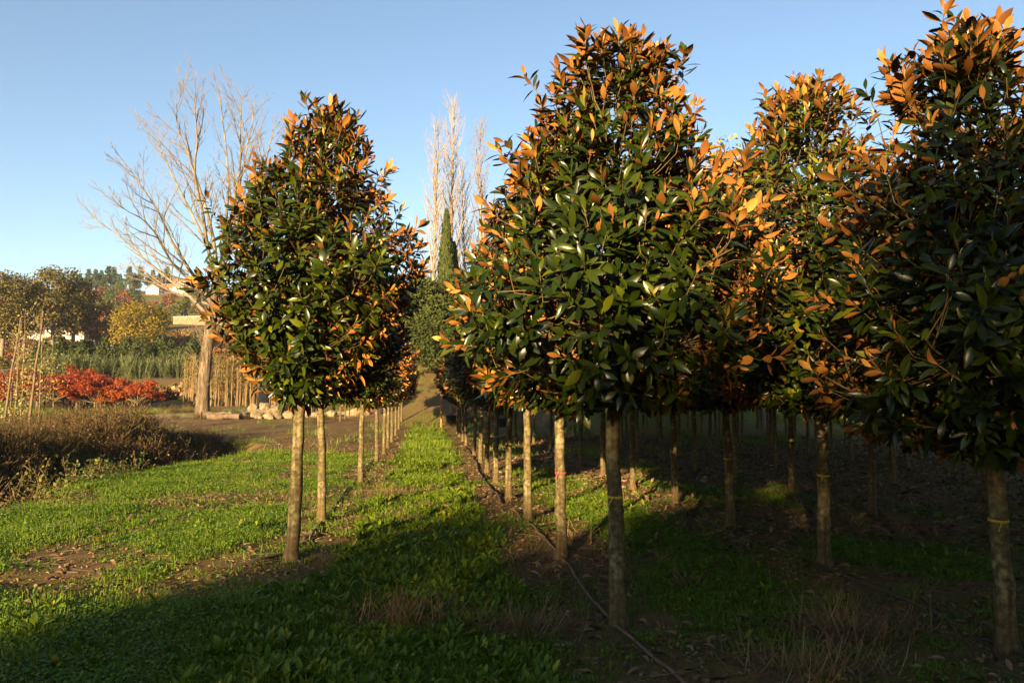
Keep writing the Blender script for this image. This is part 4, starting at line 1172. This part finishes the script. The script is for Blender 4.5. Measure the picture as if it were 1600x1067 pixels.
def house(px, Y, w, d, h, rise, rz, label, wall='plaster', roofm='tile_roof', wins=3, dz=0):
    x, y = at(px, Y)
    t = thing('house', label, 'house', (x, y, th(x, y) - .3 + dz), rz)
    mb = MB(); box(mb, -w / 2, w / 2, -d / 2, d / 2, -2, h)
    for s in (-1, 1):
        mb.add([(s * w / 2, -d / 2, h), (s * w / 2, d / 2, h), (s * w / 2, 0, h + rise)], [(0, 1, 2)])
    ob('wall', mb.mesh('wall', [M[wall]], False), t)
    mb = MB(); o = .45
    for s in (-1, 1):
        sl_ = rise / (d / 2); y1 = s * (d / 2 + o); z1 = h - o * sl_
        v = [(-w / 2 - o, y1, z1), (w / 2 + o, y1, z1), (w / 2 + o, 0, h + rise), (-w / 2 - o, 0, h + rise)]
        v = [(a, b, c + .03) for a, b, c in v] + [(a, b, c + .22) for a, b, c in v]
        mb.add(v, [(0, 3, 2, 1), (4, 5, 6, 7), (0, 1, 5, 4), (1, 2, 6, 5), (2, 3, 7, 6), (3, 0, 4, 7)])
    rf = ob('roof', mb.mesh('roof', [M[roofm]], False), t)
    mb = MB(); box(mb, w * .2, w * .2 + .7, .4, 1.1, h, h + rise + .8); ob('chimney', mb.mesh('chimney', [M[wall]], False), rf)
    fm = MB(); box(fm, -.55, .55, -.06, .03, -.7, .7); fm = fm.mesh('window', [M['wood']], False)
    pm = MB(); box(pm, -.45, .45, -.075, -.062, -.6, .6); pm = pm.mesh('pane', [M['pane']], False)
    dm = MB(); box(dm, -.5, .5, -.06, .03, -1.05, 1.05); dm = dm.mesh('door', [M['wood']], False)
    for i in range(wins):
        xx = -w / 2 + w * (i + .5) / wins
        for zz in ([1.6, 4.3] if h > 5 else [1.6]):
            if i == wins // 2 and zz == 1.6: ob('door', dm, t, (xx, -d / 2, 1.35)); continue
            f = ob('window', fm, t, (xx, -d / 2, zz + .3)); ob('pane', pm, f)
    for zz in ([1.9, 4.6] if h > 5 else [1.9]):
        f = ob('window', fm, t, (w / 2, 0, zz), (0, 0, math.pi / 2)); ob('pane', pm, f)
house(241, 330, 7, 5.5, 2.4, 1.6, 1.35, 'white gabled house on the hill right above the yellow tree')
house(281, 335, 6.5, 5.5, 2.5, 1.6, 1.25, 'white gabled house on the hill beside the bare tree trunk')
house(269, 340, 9, 5, 2.6, 1.4, .3, 'low house with orange tiled roof between the two white gables')
house(284, 400, 10, 6, 5.1, 1.6, .25, 'two-storey house with red roof high on the ridge', 'plaster', 'tile_roof', 4)
house(248, 410, 8, 7, 4, 1.6, .4, 'pale house half hidden among the ridge pines')
house(161, 140, 4.6, 4, 2.6, 1.2, .25, 'small white house with dark red roof left of the yellow tree', 'plaster', 'tile_roof', 3)
house(82, 150, 11, 6, 4.0, 1.8, .2, 'pale farmhouse half hidden behind the oak trunks', 'plaster', 'tile_roof', 4)
house(125, 152, 8, 5, 3.8, 1.6, .1, 'whitewashed building behind the oak stems beside the farmhouse', 'plaster', 'tile_roof', 3)
house(303, 345, 8, 6, 3.0, 1.4, .2, 'small ochre house with red roof right of the white gables', 'ochre', 'tile_roof', 3)

def terrace_wall():
    x0, y0 = at(268, 190); x1, y1 = at(345, 186)
    t = thing('retaining_wall', 'ochre stone retaining wall with pale coping across the hillside', 'wall', (x0, y0, th(x0, y0) - .5))
    L = math.hypot(x1 - x0, y1 - y0); t.rotation_euler = (0, 0, math.atan2(y1 - y0, x1 - x0))
    mb = MB(); box(mb, 0, L, 0, .8, -2, 2.3); ob('wall', mb.mesh('wall', [M['rock']], False), t)
    st = MB(); nx = int(L / .55)
    for r in range(6):
        for c in range(nx):
            j = .25 * (r % 2); xx = c * .55 + j
            box(st, xx + .02, xx + .50, -.05 - .06 * random.random(), .02, -.3 + r * .45, .10 + r * .45 - .02)
    tag(ob('stonework', st.mesh('stonework', [M['rock']], False), t), kind='stuff')
    mb = MB(); box(mb, -.1, L + .1, -.15, .95, 2.3, 2.42); ob('coping', mb.mesh('coping', [M['plaster']], False), t)
terrace_wall()

# ------------------------------------------------------------------ boulders, logs, pots, posts
def boulder(px, Y, s, seed, label, dz=0.0, sq=.75):
    import bmesh
    bm = bmesh.new(); bmesh.ops.create_icosphere(bm, subdivisions=3, radius=1)
    g = np.random.default_rng(seed)
    pl = nrm(g.normal(size=(14, 3))); of = .62 + .3 * g.random(14)
    for v in bm.verts:
        c = np.array(v.co); c = c * (1 + .04 * g.normal())
        for n_, o_ in zip(pl, of):
            dd = c @ n_ - o_
            if dd > 0: c = c - n_ * dd * .9
        v.co = c * np.array([1.0, .8, sq]) * s
    me = bpy.data.meshes.new('boulder'); bm.to_mesh(me); bm.free(); me.materials.append(M['rock'])
    x, y = at(px, Y)
    tag(ob('boulder', me, None, (x, y, th(x, y) + s * sq * .4 + dz), (0, 0, g.random() * 6)), label, 'boulder', 'boulders in the rock pile')
BL = 'pale sunlit boulder in the low rock pile beyond the left-hand trees'
for i, (px, Y, s, dz, lab) in enumerate([(432, 45, .95, 0, 'largest upright pale boulder at the top of the rock pile'), (416, 44.6, .5, .45, BL), (404, 44.4, .62, 0, BL), (420, 43.8, .42, 0, BL), (392, 44.6, .6, 0, BL),
                                        (398, 45.3, .5, .5, BL), (414, 45.6, .55, .6, BL), (436, 43.8, .34, 0, BL), (425, 43.4, .25, 0, BL), (408, 43.6, .25, 0, BL), (452, 44.2, .5, 0, 'lone low boulder between the rock pile and the front magnolia trunk'),
                                        (484, 45, .8, 0, 'wide pale boulder just right of the front magnolia trunk'), (492, 44.2, .4, 0, BL), (520, 46, .55, 0, 'pale boulder between the second magnolia and the slim trunks'),
                                        (555, 47, .7, 0, 'boulder behind the slim trunks right of the pile'), (572, 46.6, .45, 0, BL), (385, 44.0, .3, 0, BL)]):
    boulder(px, Y, s * .78, 500 + i, lab, dz * .78)
def log(px, Y, L, r, rz, label):
    mb = MB(); n = 9; u = np.linspace(-.5, .5, n)
    tube(mb, np.stack([u * L, rng.normal(size=n) * .02, rng.normal(size=n) * .02], -1), r * (1 + .08 * rng.normal(size=n)), 10)
    mb.add([(-.5 * L, math.cos(a) * r, math.sin(a) * r) for a in np.arange(10) * .628], [tuple(range(10))])
    x, y = at(px, Y); tag(ob('log', mb.mesh('log', [M['dark_bark']]), None, (x, y, th(x, y) + r * .8), (0, 0, rz)), label, 'log', 'logs by the bare tree')
log(340, 44, 1.5, .22, .1, 'dark cut log lying right of the bare tree foot')
log(352, 43, 1.7, .17, -.1, 'long mossy log in front of the cut log by the bare tree')
log(372, 43.6, 1.0, .24, .9, 'short dark log between the bare tree and the rock pile')
log(520, 48, 3.0, .14, .05, 'pale thin log lying behind the slim magnolia trunks')

def potted(px, Y, h, label):
    x, y = at(px, Y); t = thing('potted_tree', label, 'potted tree', (x, y, th(x, y)))
    mb = MB(); a = np.arange(16) * 2 * math.pi / 16
    prof = [(.24, 0), (.30, .42), (.33, .42), (.33, .48), (.30, .48), (.28, .40)]
    V = np.concatenate([np.stack([np.cos(a) * r, np.sin(a) * r, np.full(16, z)], -1) for r, z in prof])
    F = [(16 * i + j, 16 * i + (j + 1) % 16, 16 * i + 16 + (j + 1) % 16, 16 * i + 16 + j) for i in range(5) for j in range(16)]
    mb.add(V, F); ob('pot', mb.mesh('pot', [M['pot']]), t)
    mb = MB(); mb.add(np.concatenate([np.stack([np.cos(a) * .285, np.sin(a) * .285, np.full(16, .42)], -1)]), [tuple(range(16))]); ob('soil', mb.mesh('soil', [M['dark_bark']]), t)
    mb = MB(); tube(mb, [(0, 0, .4), (.02, 0, 1.2), (0, .01, h * .7), (0, 0, h)], [.05, .045, .035, .012], 7); ob('trunk', mb.mesh('trunk', [M['whip_bark']]), t)
    mb = MB(); n = 500; p = np.array([0, 0, h * .82]) + rand_dirs(n) * rng.random((n, 1)) ** .4 * [.55, .55, h * .22]
    blades(mb, DV, DF, p, rand_dirs(n), rand_dirs(n), .13, 0, rng.random(n)); tag(ob('crown', mb.mesh('crown', [M['mag_leaf']]), t), kind='stuff')
potted(705, 42.5, 3.6, 'young tree in a black pot at the far end of the aisle')
potted(786, 41.5, 3.4, 'young tree in a dark tub behind the far trunks of the right-hand row')

def post(px, Y, h, r, mat, label, lean=0):
    x, y = at(px, Y); mb = MB(); tube(mb, [(0, 0, -.2), (lean * .5, 0, h * .5), (lean, 0, h)], [r, r, r * .95], 8)
    mb.add([(lean + math.cos(a) * r * .6, math.sin(a) * r * .6, h + .01) for a in np.arange(8) * .785], [tuple(range(8))])
    tag(ob('post', mb.mesh('post', [M[mat]]), None, (x, y, th(x, y))), label, 'post')
post(690, 41.5, 1.9, .06, 'rust_post', 'reddish wooden post at the far end of the aisle beside the potted tree')
post(413, 50, 2.6, .36, 'bare_bark', 'pale cut tree stump post behind the rock pile')
post(209, 112, 3.0, .22, 'plaster', 'short white post in front of the yellow tree')

# leaning nursery stakes and saplings at the left edge
def stake_tree(px, Y, h, lean, r, label, leaves=0, seed=0):
    g = np.random.default_rng(seed); x, y = at(px, Y)
    t = thing('staked_sapling', label, 'sapling', (x, y, th(x, y)), 0, 'thin bare saplings across the ditch')
    mb = MB(); u = np.linspace(0, 1, 9); pts = np.stack([lean * h * u + g.normal(size=9) * .012, g.normal(size=9) * .012, -.2 + (h + .2) * u], -1)
    tube(mb, pts, np.linspace(r, r * .45, 9), 7); ob('stem', mb.mesh('stem', [M['wood']]), t)
    segs = [[], []]
    for k in range(9):
        f = .25 + .7 * g.random(); q = np.array([np.interp(f, u, pts[:, i]) for i in range(3)]); a = g.random() * 6.28
        grow(segs, q, nrm(np.array([math.cos(a), math.sin(a), .9])), .3 + .7 * g.random(), .010, 0, 1, g, .03, .5, 4, .5, .1)
    tag(ob('twigs', seg_mesh(segs[0] + segs[1], 3, M['wood'], 'twigs'), t), kind='stuff')
    if leaves:
        mb = MB(); p = np.array([s[1] for s in segs[1]]); p = p[g.integers(0, len(p), leaves)] + g.normal(size=(leaves, 3)) * .16
        blades(mb, DV, DF, p, nrm(g.normal(size=(leaves, 3))), nrm(g.normal(size=(leaves, 3))), .08, 0, g.random(leaves)); tag(ob('crown', mb.mesh('crown', [M['pale_leaf']]), t), kind='stuff')
for i, (px, Y, h, lean, r, lv, lab) in enumerate([(6, 25, 4.0, .10, .045, 60, 'leaning bare stem nearest the left edge of the view'), (44, 24, 4.1, .085, .05, 40, 'stoutest leaning bare stem across the ditch'),
        (64, 27, 3.7, .0, .035, 260, 'straight thin sapling with a tuft of leaves right of the stout stem'), (26, 30, 4.4, .02, .035, 420, 'sapling with yellow-green leaves behind the leaning stems'),
        (36, 31, 4.9, .0, .03, 200, 'tall thin pale sapling behind the stout leaning stem'), (30, 32, 4.0, -.03, .03, 120, 'thin sapling leaning left among the bare stems'), (16, 28, 2.6, .04, .03, 300, 'short leafy sapling between the two leaning stems')]):
    stake_tree(px, Y, h, lean, r, lab, lv, 600 + i)

# ------------------------------------------------------------------ hoses
def hose(label, pix, r, mat, jit=.03):
    P = np.array([ground_px(a, b) for a, b in pix]); u = np.linspace(0, len(P) - 1, len(P) * 10)
    X = np.interp(u, np.arange(len(P)), P[:, 0]); Y = np.interp(u, np.arange(len(P)), P[:, 1])
    for _ in range(30):
        X[1:-1] = (X[:-2] + 2 * X[1:-1] + X[2:]) / 4; Y[1:-1] = (Y[:-2] + 2 * Y[1:-1] + Y[2:]) / 4
    X += (vnoise(u * 2, u * 0, 1, 5) - .5) * jit
    mb = MB(); tube(mb, np.stack([X, Y, terrain(X, Y) + r * 1.1 + .03 * vnoise(u * 1.3, u * 0, 1, 8)], -1), r, 7)
    tag(ob('irrigation_hose', mb.mesh('hose', [M[mat]]), None), label, 'hose', 'irrigation hoses along the rows')
hose('red-brown irrigation hose snaking along the foot of the row right of the aisle', [(1110, 1110), (1055, 1062), (1000, 1010), (968, 984), (940, 955), (915, 920), (890, 885), (868, 862), (845, 840), (822, 822), (805, 808), (797, 799)], .013, 'hose')
hose('dark hose on the soil farther along the right-hand row of the aisle', [(783, 788), (772, 774), (760, 757), (748, 738), (742, 722), (732, 706), (724, 692)], .018, 'hose_dark')
hose('dim irrigation hose along the second row right of the aisle', [(1640, 1042), (1560, 1005), (1480, 968), (1400, 936), (1320, 905), (1240, 872), (1160, 838), (1090, 806), (1030, 778)], .010, 'hose_dark')
hose('dark hose lying along the foot of the row left of the aisle', [(370, 888), (415, 880), (452, 868), (478, 850), (492, 832), (510, 806), (528, 785), (548, 762), (570, 738), (590, 715)], .016, 'hose_dark')

# loose single fallen leaves near the viewpoint, and dead tufts
fl = [(600, 940), (1120, 1000), (1260, 980), (545, 1050), (150, 890), (280, 1010), (1340, 960), (1180, 1030), (1040, 990), (740, 905), (1420, 1000), (900, 1040), (1210, 930), (60, 1055), (400, 1040), (1480, 1040), (860, 930), (1000, 1050)]
mbs = []
for q in range(4):
    V, F = leaf_shape(.2, .7, .3 if q % 2 else -.25); mb = MB(); mb.add(V, F[0], 0, .6 + .13 * q); mb.f.append(F[1]); mb.m.append(np.zeros(len(F[1]), int)); mbs.append(mb.mesh('fallen_leaf', [M['litter']]))
for i, (px, py) in enumerate(fl):
    x, y = ground_px(px, py)
    tag(ob('fallen_leaf', mbs[i % 4], None, (x, y, th(x, y) + .035), (random.uniform(-.3, .3), random.uniform(-.3, .3), random.uniform(0, 6.3)), random.uniform(.085, .115)),
        'large curled brown magnolia leaf lying loose on the near ground', 'fallen leaf', 'loose fallen leaves in the foreground')
for px, py, s, lab in [(625, 975, 1.0, 'splayed tuft of dead grass in the shaded foreground left of the front trunk'), (805, 990, .9, 'matted clump of dead straw beside the weeds near the front trunk'), (612, 775, .9, 'sunlit heap of dry hay in the middle of the aisle'),
                       (1330, 985, 1.1, 'dull dry grass mound between the two front trunks on the right'), (1260, 1050, .9, 'bleached straw clump at the bottom edge of the view')]:
    x, y = ground_px(px, py)
    mb = MB(); n = 420
    a = rng.random(n) * 6.283; p = np.stack([rng.normal(size=n) * .22, rng.normal(size=n) * .15, np.zeros(n)], -1)
    d = nrm(np.stack([np.cos(a) * 1.2, np.sin(a) * 1.2, .05 + .9 * rng.random(n) ** 2], -1)); blades(mb, GV * [1, 1, -1.4], GF, p, d, nrm(np.stack([np.cos(a), np.sin(a), np.full(n, -.4)], -1)), .2 + .2 * rng.random(n), 0, rng.random(n), np.full(n, .16))
    tag(ob('dead_grass_tuft', mb.mesh('tuft', [M['straw']]), None, (x, y, th(x, y)), (0, 0, 0), s), lab, 'grass tuft')

def haze_box():
    m, nt, out = mat_new('haze_air')
    v = nt.nodes.new('ShaderNodeVolumePrincipled'); v.inputs['Color'].default_value = (.85, .9, 1, 1); v.inputs['Density'].default_value = .00019; v.inputs['Anisotropy'].default_value = .2
    nt.links.new(v.outputs[0], out.inputs['Volume'])
    mb = MB(); box(mb, -760, 760, -140, 960, -4.5, 95); o = ob('haze', mb.mesh('haze', [m], False)); tag(o, 'thin pale haze over the valley', None, None, 'stuff')
haze_box()
